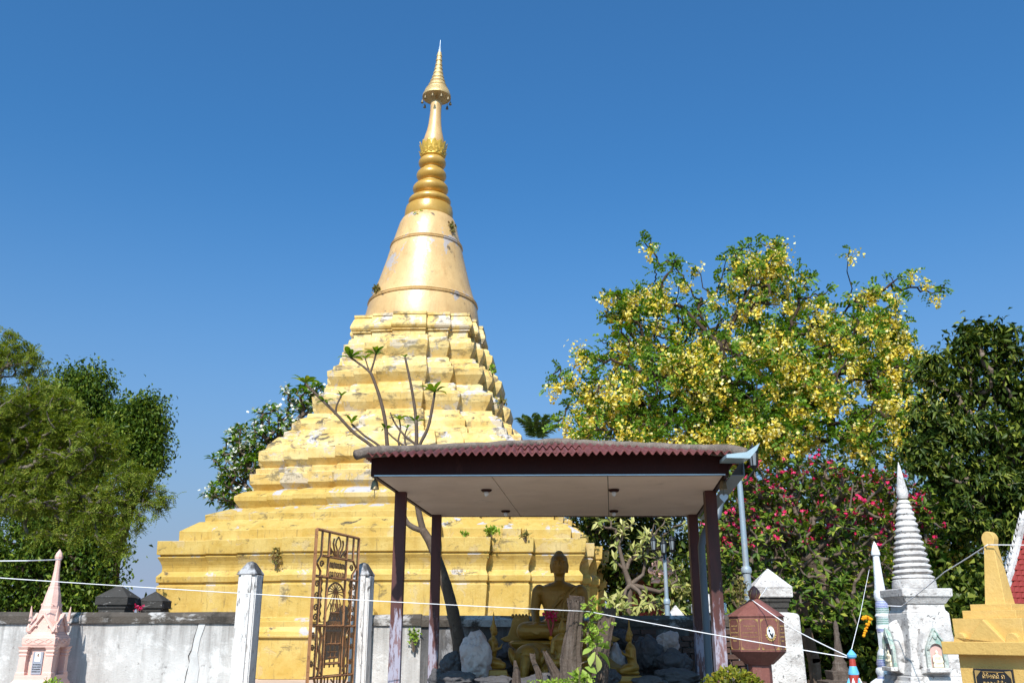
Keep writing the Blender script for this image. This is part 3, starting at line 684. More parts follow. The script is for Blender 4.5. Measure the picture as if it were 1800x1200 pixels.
# lotus throne with scalloped sides
th = thing('statue_throne', 'golden scrolled throne under the large seated statue', 'throne', (seat.x, 12.7, 0))
z0 = seat.z
def tz(y): return P(985, y, 12.5).z
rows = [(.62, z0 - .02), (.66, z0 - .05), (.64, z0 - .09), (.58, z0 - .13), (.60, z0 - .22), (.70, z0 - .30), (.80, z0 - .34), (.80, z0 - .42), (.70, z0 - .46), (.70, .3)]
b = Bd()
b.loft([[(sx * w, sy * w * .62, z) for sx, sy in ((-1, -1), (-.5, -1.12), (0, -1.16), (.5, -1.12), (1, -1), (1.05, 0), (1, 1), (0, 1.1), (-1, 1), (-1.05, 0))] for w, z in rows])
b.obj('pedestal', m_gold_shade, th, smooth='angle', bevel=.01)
for s in (-1, 1):             # scroll sides standing up beside the lap
    pl = [(.36, .02), (.74, .02), (.80, .06), (.70, .10), (.66, .2), (.64, .30), (.60, .36), (.50, .335), (.42, .36), (.38, .2)]
    bb_ = Bd().flat([(s * x, z0 - .06 + z) for x, z in pl], .02, .14)
    bb_.obj('scroll_side', m_gold_shade, th, bevel=.012)
    for i in range(5):
        q = Bd(); ell(q, (s * (.45 + .045 * i), .08, z0 + .29), (.022, .05, .03), 8, 6); q.obj('crest_bead', m_gold_shade, th, smooth=True)
# kneeling disciples in profile
def disciple(px, ytop, ybase, Y, face, label):
    k = mpp(1140, Y); hgt = (ybase - ytop) * k; bz = P(px, ybase, Y).z; base = P(px, ybase, Y)
    t = thing('kneeling_statue', label, 'statue', (base.x, Y, bz), 0 if face > 0 else math.pi, 'kneeling golden figures facing the seated statue')
    u = hgt
    b = Bd()   # local x = facing direction
    capsule(b, (-.03 * u, .07 * u, .12 * u), (.17 * u, .075 * u, .08 * u), .068 * u, .05 * u); capsule(b, (-.03 * u, -.07 * u, .12 * u), (.17 * u, -.075 * u, .08 * u), .068 * u, .05 * u)
    capsule(b, (.17 * u, .075 * u, .06 * u), (-.13 * u, .06 * u, .04 * u), .05 * u, .035 * u); capsule(b, (.17 * u, -.075 * u, .06 * u), (-.13 * u, -.06 * u, .04 * u), .05 * u, .035 * u)
    ell(b, (-.05 * u, 0, .13 * u), (.12 * u, .13 * u, .11 * u)); ell(b, (.06 * u, 0, .12 * u), (.10 * u, .12 * u, .075 * u))
    b.loft([[(x * d + xo, y * w, z * u) for x, y in [(math.cos(2 * math.pi * j / 14) * u, math.sin(2 * math.pi * j / 14) * u) for j in range(14)]] for (z, w, d, xo) in
            ((.10, .12, .105, -.05 * u), (.22, .105, .085, -.045 * u), (.33, .115, .09, -.03 * u), (.44, .14, .10, -.02 * u), (.50, .125, .08, -.02 * u), (.54, .05, .05, -.015 * u))])
    b.lathe([(.036 * u, .5 * u), (.034 * u, .62 * u)], 10, (-.012 * u, 0))
    ell(b, (.0, 0, .645 * u), (.062 * u, .054 * u, .072 * u)); ell(b, (.055 * u, 0, .635 * u), (.018 * u, .012 * u, .014 * u), 8, 6); ell(b, (.04 * u, 0, .60 * u), (.025 * u, .025 * u, .02 * u), 8, 6)
    for s in (-1, 1):
        capsule(b, (-.02 * u, s * .11 * u, .46 * u), (-.02 * u, s * .125 * u, .31 * u), .038 * u, .032 * u, 8); capsule(b, (-.02 * u, s * .125 * u, .31 * u), (.12 * u, s * .025 * u, .37 * u), .03 * u, .022 * u, 8)
        capsule(b, (.12 * u, s * .016 * u, .36 * u), (.15 * u, s * .012 * u, .44 * u), .018 * u, .008 * u, 8)
        b.tube([(-.015 * u, s * .055 * u, .665 * u), (-.02 * u, s * .06 * u, .60 * u)], .013 * u, 6)
    b.lathe([(.064 * u, .675 * u), (.07 * u, .70 * u), (.055 * u, .715 * u), (.05 * u, .755 * u), (.03 * u, .775 * u), (.03 * u, .81 * u), (.016 * u, .85 * u), (.02 * u, .87 * u), (.006 * u, 1.0 * u)], 12, (-.01 * u, 0))
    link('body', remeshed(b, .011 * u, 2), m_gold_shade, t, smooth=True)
    return t, bz, base
for px, yt, yb, Y, fc, lab in ((868, 1078, 1176, 11.7, 1, 'kneeling golden figure with pointed crown, facing right beside the white boulder'),
                               (1108, 1090, 1186, 11.7, -1, 'kneeling golden figure with pointed crown, facing left beside the dark stump')):
    t, bz, base = disciple(px, yt, yb, Y, fc, lab)
    pd = thing('figure_pedestal', 'small tapering golden pedestal under the figure ' + ('facing right' if fc > 0 else 'facing left'), 'pedestal', (base.x + .02 * fc, Y, bz - .36))
    Bd().square([(.20, 0), (.19, .27), (.15, .30), (.14, .36)]).obj('block', m_gold_shade, pd, bevel=.008)
# crouching elephant offering at the foot of the throne
ek = P(930, 1165, 12.0)
el_ = thing('elephant_statue', 'golden crouching elephant figure at the foot of the seated statue', 'statue', (ek.x, 12.0, ek.z - .25))
b = Bd()
ell(b, (.08, .1, .27), (.27, .22, .23)); ell(b, (-.02, -.13, .31), (.17, .15, .17)); b.tube([(-.04, -.25, .32), (-.06, -.32, .2), (-.07, -.33, .05), (-.03, -.37, -.04)], [.07, .06, .045, .03], 10)
for s, xo in ((-1, -.2), (1, .16)):
    ell(b, (xo, -.10, .32), (.045, .09, .13), rot=Euler((0, s * .35, s * .3)))
for xo in (-.12, .2): capsule(b, (xo, -.08, .15), (xo, -.2, -.2), .085, .075)
ell(b, (-.10, -.26, .38), (.016, .012, .014), 8, 6)
link('body', remeshed(b, .012, 3), m_gold_shade, el_, smooth=True)
fk = P(989, 1160, 11.5)
fg = thing('small_statue', 'small golden sitting figure seen from behind, left of the tall stump', 'statue', (fk.x, 11.5, fk.z - .08))
b = Bd(); b.lathe([(.12, 0), (.125, .05), (.10, .1), (.075, .16), (.085, .25), (.11, .32), (.085, .36), (.03, .39)], 16, sy=.75); ell(b, (0, 0, .43), (.052, .055, .06)); b.lathe([(.045, .46), (.03, .5), (.012, .54), (.004, .58)], 10)
for s in (-1, 1): capsule(b, (s * .10, 0, .31), (s * .125, -.02, .17), .033, .028)
capsule(b, (-.13, -.06, .05), (.13, -.06, .05), .05, .05)
link('body', remeshed(b, .009, 2), m_gold_shade, fg, smooth=True)
bb_ = Bd().square([(.17, 0), (.17, .5), (.14, .53)], (fk.x, 11.5)); bb_.v = [(x, y, z + fk.z - .62) for x, y, z in bb_.v]
tag(bb_.obj('stone_block', m_rock, bevel=.02), 'grey stone block under the small golden sitting figure', 'stone')
# flower garland hung on the statue's hand
gl = P(968, 1085, 12.25)
gar = thing('flower_garland', 'magenta flower garland hanging in the lap of the seated statue', 'garland', gl)
b = Bd()
for i in range(46):
    ell(b, (random.gauss(0, .05), random.gauss(0, .03), random.gauss(.02, .035)), (.016, .016, .013), 6, 4)
b.obj('flower_head', K_flower, gar, kind='stuff')
b = Bd()
for s in (-1, 1): b.tube([(s * .035, 0, 0), (s * .03, -.01, -.09), (s * .008, -.015, -.17), (0, -.015, -.22)], [.016, .014, .012, .012], 7)
b.obj('garland_string', m_red, gar)
b = Bd(); ell(b, (0, -.015, -.25), (.028, .028, .028)); ell(b, (0, -.015, -.31), (.02, .02, .025)); b.obj('tassel', O_flower, gar)

# ------------------------------------------------------------------ rocks and dead wood
def rock(px, py, rx, ry, Y, m, label, seed, group='rocks of the rockery'):
    c = P(px, py, Y); k = mpp(py, Y); bm = bmesh.new(); bmesh.ops.create_icosphere(bm, subdivisions=5, radius=1)
    r = random.Random(seed); o = Vector((r.random() * 50, r.random() * 50, r.random() * 50))
    for v in bm.verts:
        d = v.co.copy(); n1 = noise.noise(d * 1.3 + o) * .34 + noise.noise(d * 3.1 + o) * .17 + abs(noise.noise(d * 6 + o)) * .10 + noise.noise(d * 14 + o) * .035
        cell = noise.cell(d * 1.7 + o) * .05
        if m is m_rock_w: n1 = noise.noise(d * 1.2 + o) * .28 + noise.noise(d * 2.9 + o) * .14 + noise.noise(d * 7 + o) * .06 + noise.noise(d * 15 + o) * .025; cell *= .6
        v.co = d * (1 + n1 + cell); v.co.x *= rx * k; v.co.y *= (rx + ry) / 2 * k; v.co.z *= ry * k
    me = bpy.data.meshes.new('rock'); bm.to_mesh(me); bm.free()
    zmin = min(v.co.z for v in me.vertices)
    for v in me.vertices: v.co.z -= zmin
    o_ = link('rock', me, m, None, (c.x, Y, c.z + zmin), smooth=True)
    return tag(o_, label, 'rock', group)
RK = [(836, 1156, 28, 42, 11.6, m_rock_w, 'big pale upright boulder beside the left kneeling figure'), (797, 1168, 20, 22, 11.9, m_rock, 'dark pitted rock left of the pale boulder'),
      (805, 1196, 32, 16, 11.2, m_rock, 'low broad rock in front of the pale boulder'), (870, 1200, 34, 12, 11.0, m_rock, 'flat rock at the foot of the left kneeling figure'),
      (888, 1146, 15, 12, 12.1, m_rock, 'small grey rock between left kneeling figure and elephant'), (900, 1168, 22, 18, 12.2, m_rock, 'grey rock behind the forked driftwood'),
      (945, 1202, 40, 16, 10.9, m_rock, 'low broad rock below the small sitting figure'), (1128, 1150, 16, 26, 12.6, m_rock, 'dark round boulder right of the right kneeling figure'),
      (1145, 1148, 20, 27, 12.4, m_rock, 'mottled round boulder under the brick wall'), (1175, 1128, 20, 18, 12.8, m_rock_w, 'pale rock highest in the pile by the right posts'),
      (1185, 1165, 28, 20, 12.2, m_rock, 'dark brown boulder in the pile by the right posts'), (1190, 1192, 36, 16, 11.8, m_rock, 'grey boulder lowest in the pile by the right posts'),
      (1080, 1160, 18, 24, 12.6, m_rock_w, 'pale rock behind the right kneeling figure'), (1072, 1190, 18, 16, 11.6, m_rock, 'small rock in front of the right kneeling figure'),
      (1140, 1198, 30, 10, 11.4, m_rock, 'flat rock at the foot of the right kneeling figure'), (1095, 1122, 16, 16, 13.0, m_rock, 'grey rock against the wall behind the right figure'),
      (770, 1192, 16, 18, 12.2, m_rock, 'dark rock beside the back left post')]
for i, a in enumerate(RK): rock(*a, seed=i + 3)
def stump(pts, rad, Y, label, seed, name='dead_stump', n=44, toz=None, m=m_dead, cat='stump'):
    c = [P(x, y, Y) for x, y in pts]; k = [mpp(y, Y) for x, y in pts]
    if toz is not None: c.insert(0, Vector((c[0].x, Y, toz))); k.insert(0, k[0]); rad = [rad[0] * 1.1] + list(rad)
    # resample
    M = 60; pp = []; rr_ = []
    for i in range(M + 1):
        t = i / M * (len(c) - 1); j = min(int(t), len(c) - 2); q = t - j
        pp.append(c[j].lerp(c[j + 1], q)); rr_.append((rad[j] * k[j]) * (1 - q) + rad[j + 1] * k[j + 1] * q)
    rings = []
    for i, p in enumerate(pp):
        ring = []
        for j in range(n):
            a = 2 * math.pi * j / n; cs, sn = math.cos(a), math.sin(a)
            w = 1 + .26 * noise.noise((cs * 1.6 + seed, sn * 1.6, p.z * 1.6)) + .22 * noise.noise((cs * 4 + seed, sn * 4, p.z * 1.8)) + .12 * noise.noise((cs * 9, sn * 9 + seed, p.z * 3.5)) + .07 * noise.noise((cs * 7, sn * 7 + seed, p.z * 14))
            dz = 0
            if i == M: dz = .14 * noise.noise((cs * 3 + seed, sn * 3, 2)) * rr_[i] / .1
            ring.append((p.x + cs * rr_[i] * w, p.y + sn * rr_[i] * w, p.z + dz))
        rings.append(ring)
    o = Bd().loft(rings).obj(name, m, smooth='angle')
    return tag(o, label, cat)
stump([(1006, 1200), (1005, 1150), (1010, 1110), (1013, 1075), (1012, 1054)], [20, 16, 13.5, 13.5, 16.5], 9.9, 'tall grey dead stump in front of the seated statue', 1, toz=.1)
stump([(1050, 1200), (1055, 1150), (1062, 1110), (1068, 1085), (1070, 1070)], [16, 15, 14, 13, 12], 10.4, 'dark leaning dead stump behind the leafy vine', 2, toz=.1)
stump([(908, 1200), (908, 1180), (905, 1160)], [7, 5, 2], 10.2, 'short pointed driftwood stub left of the forked one', 3, name='driftwood', toz=.6, cat='driftwood')
stump([(950, 1200), (946, 1180), (937, 1160), (936, 1150)], [6, 5.5, 4, 4.5], 10.2, 'pale curved driftwood stub in front of the elephant', 4, name='driftwood', toz=.6, cat='driftwood')
stump([(978, 1185), (968, 1165), (958, 1145)], [9, 7, 4], 10.6, 'dark leaning driftwood stub against the tall stump', 5, name='driftwood', toz=.6, cat='driftwood')
# exposed brickwork at the foot of the wall
bpart = w_r
bme = None
for r_ in range(7):
    for i in range(9):
        x = P(1112, 1100, 13.8).x + i * .235 + (.117 if r_ % 2 else 0); z = 1.60 - r_ * .085
        if random.random() < .12: continue
        if bme is None:
            o = Bd().box((0, 0, 0), (.215, .07, .066)).obj('brick', m_brick, w_r, bevel=.006); bme = o.data; o.location = (0, 0, 0)
        else:
            o = bpy.data.objects.new('brick', bme); col.objects.link(o); o.parent = w_r
        o.location = (x - w_r.location.x, -.115 - random.random() * .012, z); o.rotation_euler = (0, random.uniform(-.02, .02), random.uniform(-.03, .03))

# ------------------------------------------------------------------ pink shrine on the left
sk = mpp(1110, 13.3); sc_ = P(70, 1113, 13.08)
sh = thing('pink_shrine', 'small pink cement memorial shrine with spire and portrait plaque by the long wall', 'shrine', (sc_.x, 13.3, 0))
def sz(y, Y=13.08): return P(70, y, Y).z
hw = 28.5 * mpp(1120, 13.08)
zA, zB, zC = sz(1186), sz(1136), sz(1113)
Bd().square([(hw * 1.25, 0), (hw * 1.25, zA - .10), (hw * 1.12, zA - .06), (hw * 1.12, zA)]).obj('base', m_pink, sh, bevel=.008)
for sx in (-1, 1):
    for sy in (-1, 1):
        Bd().square([(.062, zA), (.062, zA + .03), (.05, zA + .04), (.047, zB - .12), (.06, zB - .11), (.045, zB - .09), (.062, zB - .06), (.055, zB - .04), (.075, zB)], (sx * hw * .82, sy * hw * .82)).obj('column', m_pink, sh, bevel=.004)
Bd().square([(hw * .70, zA), (hw * .70, zB)]).obj('cella', m_pink, sh)
fr = Bd().square([(hw * .95, zB - .01), (hw * .98, zB + .015), (hw * 1.02, zB + .03), (hw * 1.02, zB + .115), (hw * .97, zB + .12), (hw * .94, zB + .15), (hw * .86, zB + .155), (hw * .82, zC + .02)]).obj('frieze', m_pink, sh, bevel=.004)
for q in range(4):          # carved lozenges of the frieze
    a = q * math.pi / 2
    for i in (-1, 0, 1):
        b = Bd(); x = i * hw * .62; w = hw * (.22 if i else .34)
        b.tube([(x - w, -hw * 1.025, zB + .073), (x, -hw * 1.025, zB + .105), (x + w, -hw * 1.025, zB + .073), (x, -hw * 1.025, zB + .042), (x - w, -hw * 1.025, zB + .073)], .006, 5)
        b.v = [(vx * math.cos(a) - vy * math.sin(a), vx * math.sin(a) + vy * math.cos(a), vz) for vx, vy, vz in b.v]
        b.obj('carving', m_pink, fr)
zG = sz(1078, 13.3)
for q in range(4):          # four small gables
    a = q * math.pi / 2; b = Bd()
    gw = hw * .74
    for s in (-1, 1):
        b.tube([(s * gw, -hw * .84, zC + .02), (s * gw * .95, -hw * .84, zC + .05), (0, -hw * .84, zG)], [.03, .026, .02], 6)
        b.tube([(s * gw, -hw * .86, zC + .03), (s * gw * 1.12, -hw * .86, zC + .08), (s * gw * 1.08, -hw * .86, zC + .13)], [.03, .022, .006], 6)
        b.tube([(s * gw * .5, -hw * .86, zC + .10), (s * gw * .62, -hw * .86, zC + .145)], [.02, .005], 5)
    b.flat([(-gw, zC + .02), (gw, zC + .02), (0, zG)], -hw * .78, 0)
    b.v = [(vx * math.cos(a) - vy * math.sin(a), vx * math.sin(a) + vy * math.cos(a), vz) for vx, vy, vz in b.v]
    b.obj('gable', m_pink, sh)
    for s in (1,):
        b = Bd().tube([(s * hw * .80, -hw * .80, zG - .10), (s * hw * .82, -hw * .82, zG + .02), (s * hw * .84, -hw * .84, zG + .10)], [.025, .016, .004], 6)
        b.v = [(vx * math.cos(a) - vy * math.sin(a), vx * math.sin(a) + vy * math.cos(a), vz) for vx, vy, vz in b.v]
        b.obj('corner_horn', m_pink, sh)
sp = [(y, w * .9) for y, w in ((1108, 22), (1090, 20), (1078, 17.5), (1072, 17), (1070, 15.5), (1064, 15.5), (1060, 14), (1045, 11.5), (1035, 9), (1031, 8.7), (1030, 7.2), (1027, 7.2), (1022, 6.2), (1003, 4.6), (984, 4.0), (982, 5.6), (978, 6.3), (972, 4.8), (965, .3))]
b = Bd(); b.lathe([(r * 1.18, z) for r, z in prof(sp, 13.3)], 8, off=math.pi / 8); b.obj('spire', m_pink, sh, bevel=.003)
b = Bd()
for j in range(4):
    a = j * math.pi / 2
    for s in (-1, 1):
        pts = []
        for i in range(9):
            t = i / 8 * 4.5; pts.append((s * .045 + .03 * (1 - i / 9) * math.cos(t * s), -.122 + .012, sz(1066, 13.3) + .02 + .03 * (1 - i / 9) * math.sin(t)))
        bb_ = Bd().tube(pts, .007, 5); b.add([(vx * math.cos(a) - vy * math.sin(a), vx * math.sin(a) + vy * math.cos(a), vz) for vx, vy, vz in bb_.v], bb_.f)
b.obj('spire_scroll', m_pink, sh)
pq = Bd().box((0, -hw * .70 - .012, (zA + zB) / 2 - .03), (hw * .62, .02, (zB - zA) * .80)).obj('plaque', m_slate, sh, bevel=.003)
pz = (zA + zB) / 2 + .05
Bd().box((0, -hw * .70 - .024, pz), (hw * .34, .004, .115)).obj('portrait', m_photo, pq)
b = Bd(); ell(b, (.004, -hw * .70 - .027, pz + .022), (.016, .003, .02), 10, 6); b.obj('portrait_hair', m_ink, pq)
b = Bd(); ell(b, (.004, -hw * .70 - .0295, pz + .014), (.011, .003, .015), 10, 6); b.obj('portrait_face', m_skin, pq)
def scribble(parent, m, x0, x1, y, z, hgt, seed, place=None, rad=.0016):
    """a line of small looped letters, as illegible as in the photograph"""
    r = random.Random(seed); x = x0; b = Bd()
    def put(pts): b.tube([(place(px, pz_) if place else (px, y, pz_)) for px, pz_ in pts], rad, 4)
    while x < x1:
        w = hgt * r.uniform(.55, .75)
        if r.random() < .14: x += w * .8; continue
        k = r.randrange(4); q = .16 * hgt
        ring = lambda cx, cz: [(cx + q * math.cos(t * .9), cz + q * math.sin(t * .9)) for t in range(8)]
        if k == 0: put(ring(x + q, z + q) + [(x, z + hgt * .7), (x + w * .3, z + hgt), (x + w * .75, z + hgt * .95), (x + w, z + hgt * .7), (x + w, z)])
        elif k == 1: put(ring(x + q, z + hgt - q) + [(x + q * 2, z + hgt * .3), (x + w * .5, z), (x + w, z + hgt * .25), (x + w, z + hgt)])
        elif k == 2: put([(x, z), (x, z + hgt * .8), (x + w * .5, z + hgt), (x + w, z + hgt * .7), (x + w * .9, z)])
        else: put(ring(x + q, z + hgt * .5) + [(x + w * .5, z + hgt), (x + w, z + hgt * .8), (x + w * .9, z + hgt * .1), (x + w * .4, z)])
        if r.random() < .35: put([(x + w * .2, z + hgt * 1.25), (x + w * .6, z + hgt * 1.45), (x + w * .9, z + hgt * 1.2)])
        x += w * 1.45
    return b.obj('lettering', m, parent)
for i in range(4): scribble(pq, m_dark, -hw * .24, hw * .24, -hw * .70 - .024, pz - .105 - i * .03, .012, i)

# ------------------------------------------------------------------ maroon tomb, corner pillar, far pillar caps
TY = 10.0; tk = mpp(1110, TY); tp = P(1331, 1110, TY)
tomb = thing('maroon_tomb', 'maroon octagonal granite urn tomb with bud finial and oval portrait', 'tomb', (tp.x, TY, 0))
def vx8(R_, z): return [(R_ * math.sin(R(-9 + 45 * k)), -R_ * math.cos(R(-9 + 45 * k)), z) for k in range(8)]
def tzz(y): return P(1331, y, TY - .2).z
R8 = 47.5 * tk
zr, zb_, zc_ = tzz(1084), tzz(1145), tzz(1168)
Bd().loft([vx8(R8 * .99, zb_), vx8(R8 * .99, zr)]).obj('drum', m_brown, tomb, bevel=.003)
Bd().loft([vx8(R8 * .97, zr + .0), vx8(R8 * 1.03, zr + .006), vx8(R8 * 1.03, zr + .014), vx8(R8 * .16, P(1331, 1052, TY).z), vx8(.02, P(1331, 1050, TY).z)]).obj('roof', m_brown, tomb, bevel=.003)
Bd().loft([vx8(R8 * .5, zc_), vx8(R8 * 1.0, zb_ - .002)]).obj('underside', m_brown, tomb)
Bd().loft([vx8(R8 * .42, .0), vx8(R8 * .42, zc_)]).obj('stem', m_brown, tomb)
Bd().loft([vx8(R8 * .9, .0), vx8(R8 * .9, .12), vx8(R8 * .7, .16)]).obj('foot', m_brown, tomb)
bz = P(1326, 1053, TY).z
bo = Bd().lathe([(.02, bz - .01), (.045, bz + .005), (.062, bz + .045), (.058, bz + .08), (.035, bz + .115), (.008, bz + .14)], 20).obj('bud_finial', m_brown, tomb, smooth='angle')
for k in range(6):
    a = k * math.pi / 3 + .3
    Bd().tube([(.05 * math.cos(a), .05 * math.sin(a), bz + .01), (.067 * math.cos(a + .35), .067 * math.sin(a + .35), bz + .05), (.05 * math.cos(a + .52), .05 * math.sin(a + .52), bz + .095)], .003, 5).obj('petal_line', m_goldline, bo)
for k in range(-2, 3):        # gold borders and marks on the five faces towards us
    a0, a1 = R(-9 + 45 * k), R(-9 + 45 * (k + 1)); p0 = Vector((R8 * math.sin(a0), -R8 * math.cos(a0), 0)); p1 = Vector((R8 * math.sin(a1), -R8 * math.cos(a1), 0))
    nn = ((p0 + p1) / 2).normalized(); L = (p1 - p0).length
    def pl(x, z, p0=p0, p1=p1, nn=nn, L=L): q = p0 + (p1 - p0) * (.5 + x / L) - nn * (R8 * .0085) + nn * .001; return (q.x, q.y, z)
    w = L * .44; zt_, zl_ = zr - .02, zb_ + .02; c = .035
    b = Bd().tube([pl(-w + c, zt_), pl(w - c, zt_), pl(w, zt_ - c), pl(w, zl_ + c), pl(w - c, zl_), pl(-w + c, zl_), pl(-w, zl_ + c), pl(-w, zt_ - c), pl(-w + c, zt_)], .0018, 4)
    for sx in (-1, 1):
        for zz, s2 in ((zt_, -1), (zl_, 1)): b.loft([[pl(sx * w, zz), pl(sx * (w - c * .8), zz), pl(sx * w, zz + s2 * c * .8)], [Vector(pl(sx * w, zz)) + nn * .002, Vector(pl(sx * (w - c * .8), zz)) + nn * .002, Vector(pl(sx * w, zz + s2 * c * .8)) + nn * .002]])
    b.obj('gold_border', m_goldline, tomb)
    if k == 0:
        cz_ = (zr + zb_) / 2 + .02
        b = Bd(); b.loft([[Vector(pl(.012 + .040 * math.cos(t), cz_ + .058 * math.sin(t))) + nn * d for t in [2 * math.pi * j / 24 for j in range(24)]] for d in (0, .006)]); ov = b.obj('oval_portrait', m_photo, tomb)
        b = Bd(); b.tube([Vector(pl(.012 + .046 * math.cos(t), cz_ + .065 * math.sin(t))) + nn * .003 for t in [2 * math.pi * j / 24 for j in range(25)]], .0035, 5)
        for j in range(9):
            t = math.pi * (1.12 + .76 * j / 8); ell(b, Vector(pl(.012 + .056 * math.cos(t), cz_ + .08 * math.sin(t))) + nn * .003, (.011, .006, .010), 6, 5)
        b.obj('portrait_wreath', m_goldline, tomb)
        b = Bd(); ell(b, Vector(pl(-.006, cz_ + .016)) + nn * .006, (.013, .004, .015), 10, 6); b.tube([Vector(pl(-.004, cz_ - .008)) + nn * .006, Vector(pl(.014, cz_ - .028)) + nn * .006, Vector(pl(.022, cz_ - .045)) + nn * .006], [.006, .012, .009], 6); b.tube([Vector(pl(.036, cz_ + .0)) + nn * .006, Vector(pl(.026, cz_ - .04)) + nn * .006], [.005, .01], 6); b.obj('portrait_figure', m_ink, tomb)
    else:
        for i, (wd, z) in enumerate(((.62, .075), (.22, .045), (.8, .012), (.74, -.03), (.42, -.07))):
            scribble(tomb, m_goldline, -w * wd, w * wd, 0, (zr + zb_) / 2 + z, .012 if i != 2 else .009, i + k * 9, pl, .0009)
# corner pillar of the wall
def capped_pillar(px, yapex, yeave, hwpx, Y, label, mcap, mbody, ybody=None, rz=0.0, name='wall_pillar', group=None):
    k = mpp(yeave, Y); base = P(px, yapex, Y); t = thing(name, label, 'pillar', (base.x, Y, 0), rz, group)
    ze = P(px, yeave, Y).z; h = hwpx * k
    Bd().square([(h * .98, ze - .13), (h * 1.0, ze - .115), (h * 1.0, ze - .01), (h * 1.03, ze), (.008, base.z)]).obj('cap', mcap, t, bevel=.005)
    Bd().square([(h * .72, ze - .36), (h * .72, ze - .27), (h * .80, ze - .26), (h * .80, ze - .2), (h * .88, ze - .18), (h * .88, ze - .131)]).obj('neck', m_darkcap, t, bevel=.006)
    zb0 = ze - .34
    Bd().square([(h * 1.28, 0), (h * 1.28, zb0 * .3), (h * 1.2, zb0 - .03), (h * 1.12, zb0), (h * .7, zb0 + .02)]).obj('shaft', mbody, t, bevel=.02)
    return t
capped_pillar(1349, 999, 1033, 33, 12.9, 'big white corner pillar with pyramid cap behind the maroon tomb', m_stupa_w, m_stupa_w, rz=-R(4))
capped_pillar(1187, 1063, 1085, 15, 15.5, 'small white pyramid-capped pillar beside the double lamp post', m_stupa_w, m_stupa_w)
capped_pillar(1244, 1043, 1062, 26, 15.0, 'white pyramid-capped pillar seen between the right pavilion posts', m_stupa_w, m_stupa_w)
capped_pillar(211, 1027, 1050, 28, 16.5, 'blackened pyramid-capped pillar behind the wall under the left trees', m_darkcap, m_darkcap)
capped_pillar(274, 1039, 1056, 22, 17.0, 'blackened pyramid-capped pillar half hidden by the chedi corner', m_darkcap, m_darkcap)

# ------------------------------------------------------------------ white ringed stupa
SY = 11.0; wc = P(1580, 820, SY)
ws = thing('white_stupa', 'weathered white stupa with ringed conical spire and arched niches', 'stupa', (wc.x, SY, 0), R(3))
def zy(y): return P(1600, y, SY).z
wk = mpp(1000, SY)
pts = [(y, w * .35) for y, w in ((817, 5), (824, 9), (850, 20), (863, 28), (872, 27), (876, 22))]
Bd().lathe(list(reversed(prof(pts, SY)))[::1], 20).obj('finial', m_stupa_w, ws, smooth='angle')
Bd().lathe([(.005, zy(812)), (.012, zy(820))], 8).obj('finial_tip', m_stupa_w, ws)
rings_y = [879, 886.5, 896, 906, 916, 927, 937.5, 948, 958, 968, 978.5, 989, 999, 1009, 1019]
n_r = len(rings_y)
for i in range(n_r - 1):
    ya, yb = rings_y[i], rings_y[i + 1]; w0 = (29 + (98 - 29) * (i / (n_r - 2)) ** .92) * .35
    a0 = prof([(yb + .3, w0 * .9), (yb - (yb - ya) * .30, w0 * 1.0 + .9), (ya + (yb - ya) * .45, w0 * .98 + .5), (ya + (yb - ya) * .2, w0 * .86), (ya - .3, w0 * .80)], SY)
    Bd().lathe([(r, z + .0) for r, z in a0], 32).obj('spire_ring', m_stupa_w, ws, smooth='angle')
Bd().lathe(prof([(1034, 36.5), (1030, 37), (1020, 35.5), (1017, 32)], SY), 32).obj('drum', m_stupa_w, ws, smooth='angle')
Bd().square(prof([(1062, 34.6), (1050, 41.9), (1049, 44.1), (1036, 44.6), (1035, 41.9)], SY)).obj('slab', m_stupa_w, ws, bevel=.01)
Bd().square(prof([(1076, 36.9), (1074, 34.6), (1072, 33.2), (1062, 32.8)], SY)).obj('neck', m_stupa_w, ws, bevel=.008)
body = Bd().square(prof([(1186, 49.1), (1178, 47.3), (1160, 44.1), (1140, 41.0), (1110, 38.4), (1080, 37.8), (1076, 37.3)], SY)).obj('body', m_stupa_w, ws, bevel=.015)
Bd().square(prof([(1240, 58.2), (1215, 57.3), (1206, 54.6), (1200, 56.4), (1194, 52.8), (1186, 51.9)], SY)).obj('plinth', m_stupa_w, ws, bevel=.012)
Bd().square([(.44, 0), (.44, zy(1240))]).obj('foundation', m_stupa_w, ws)
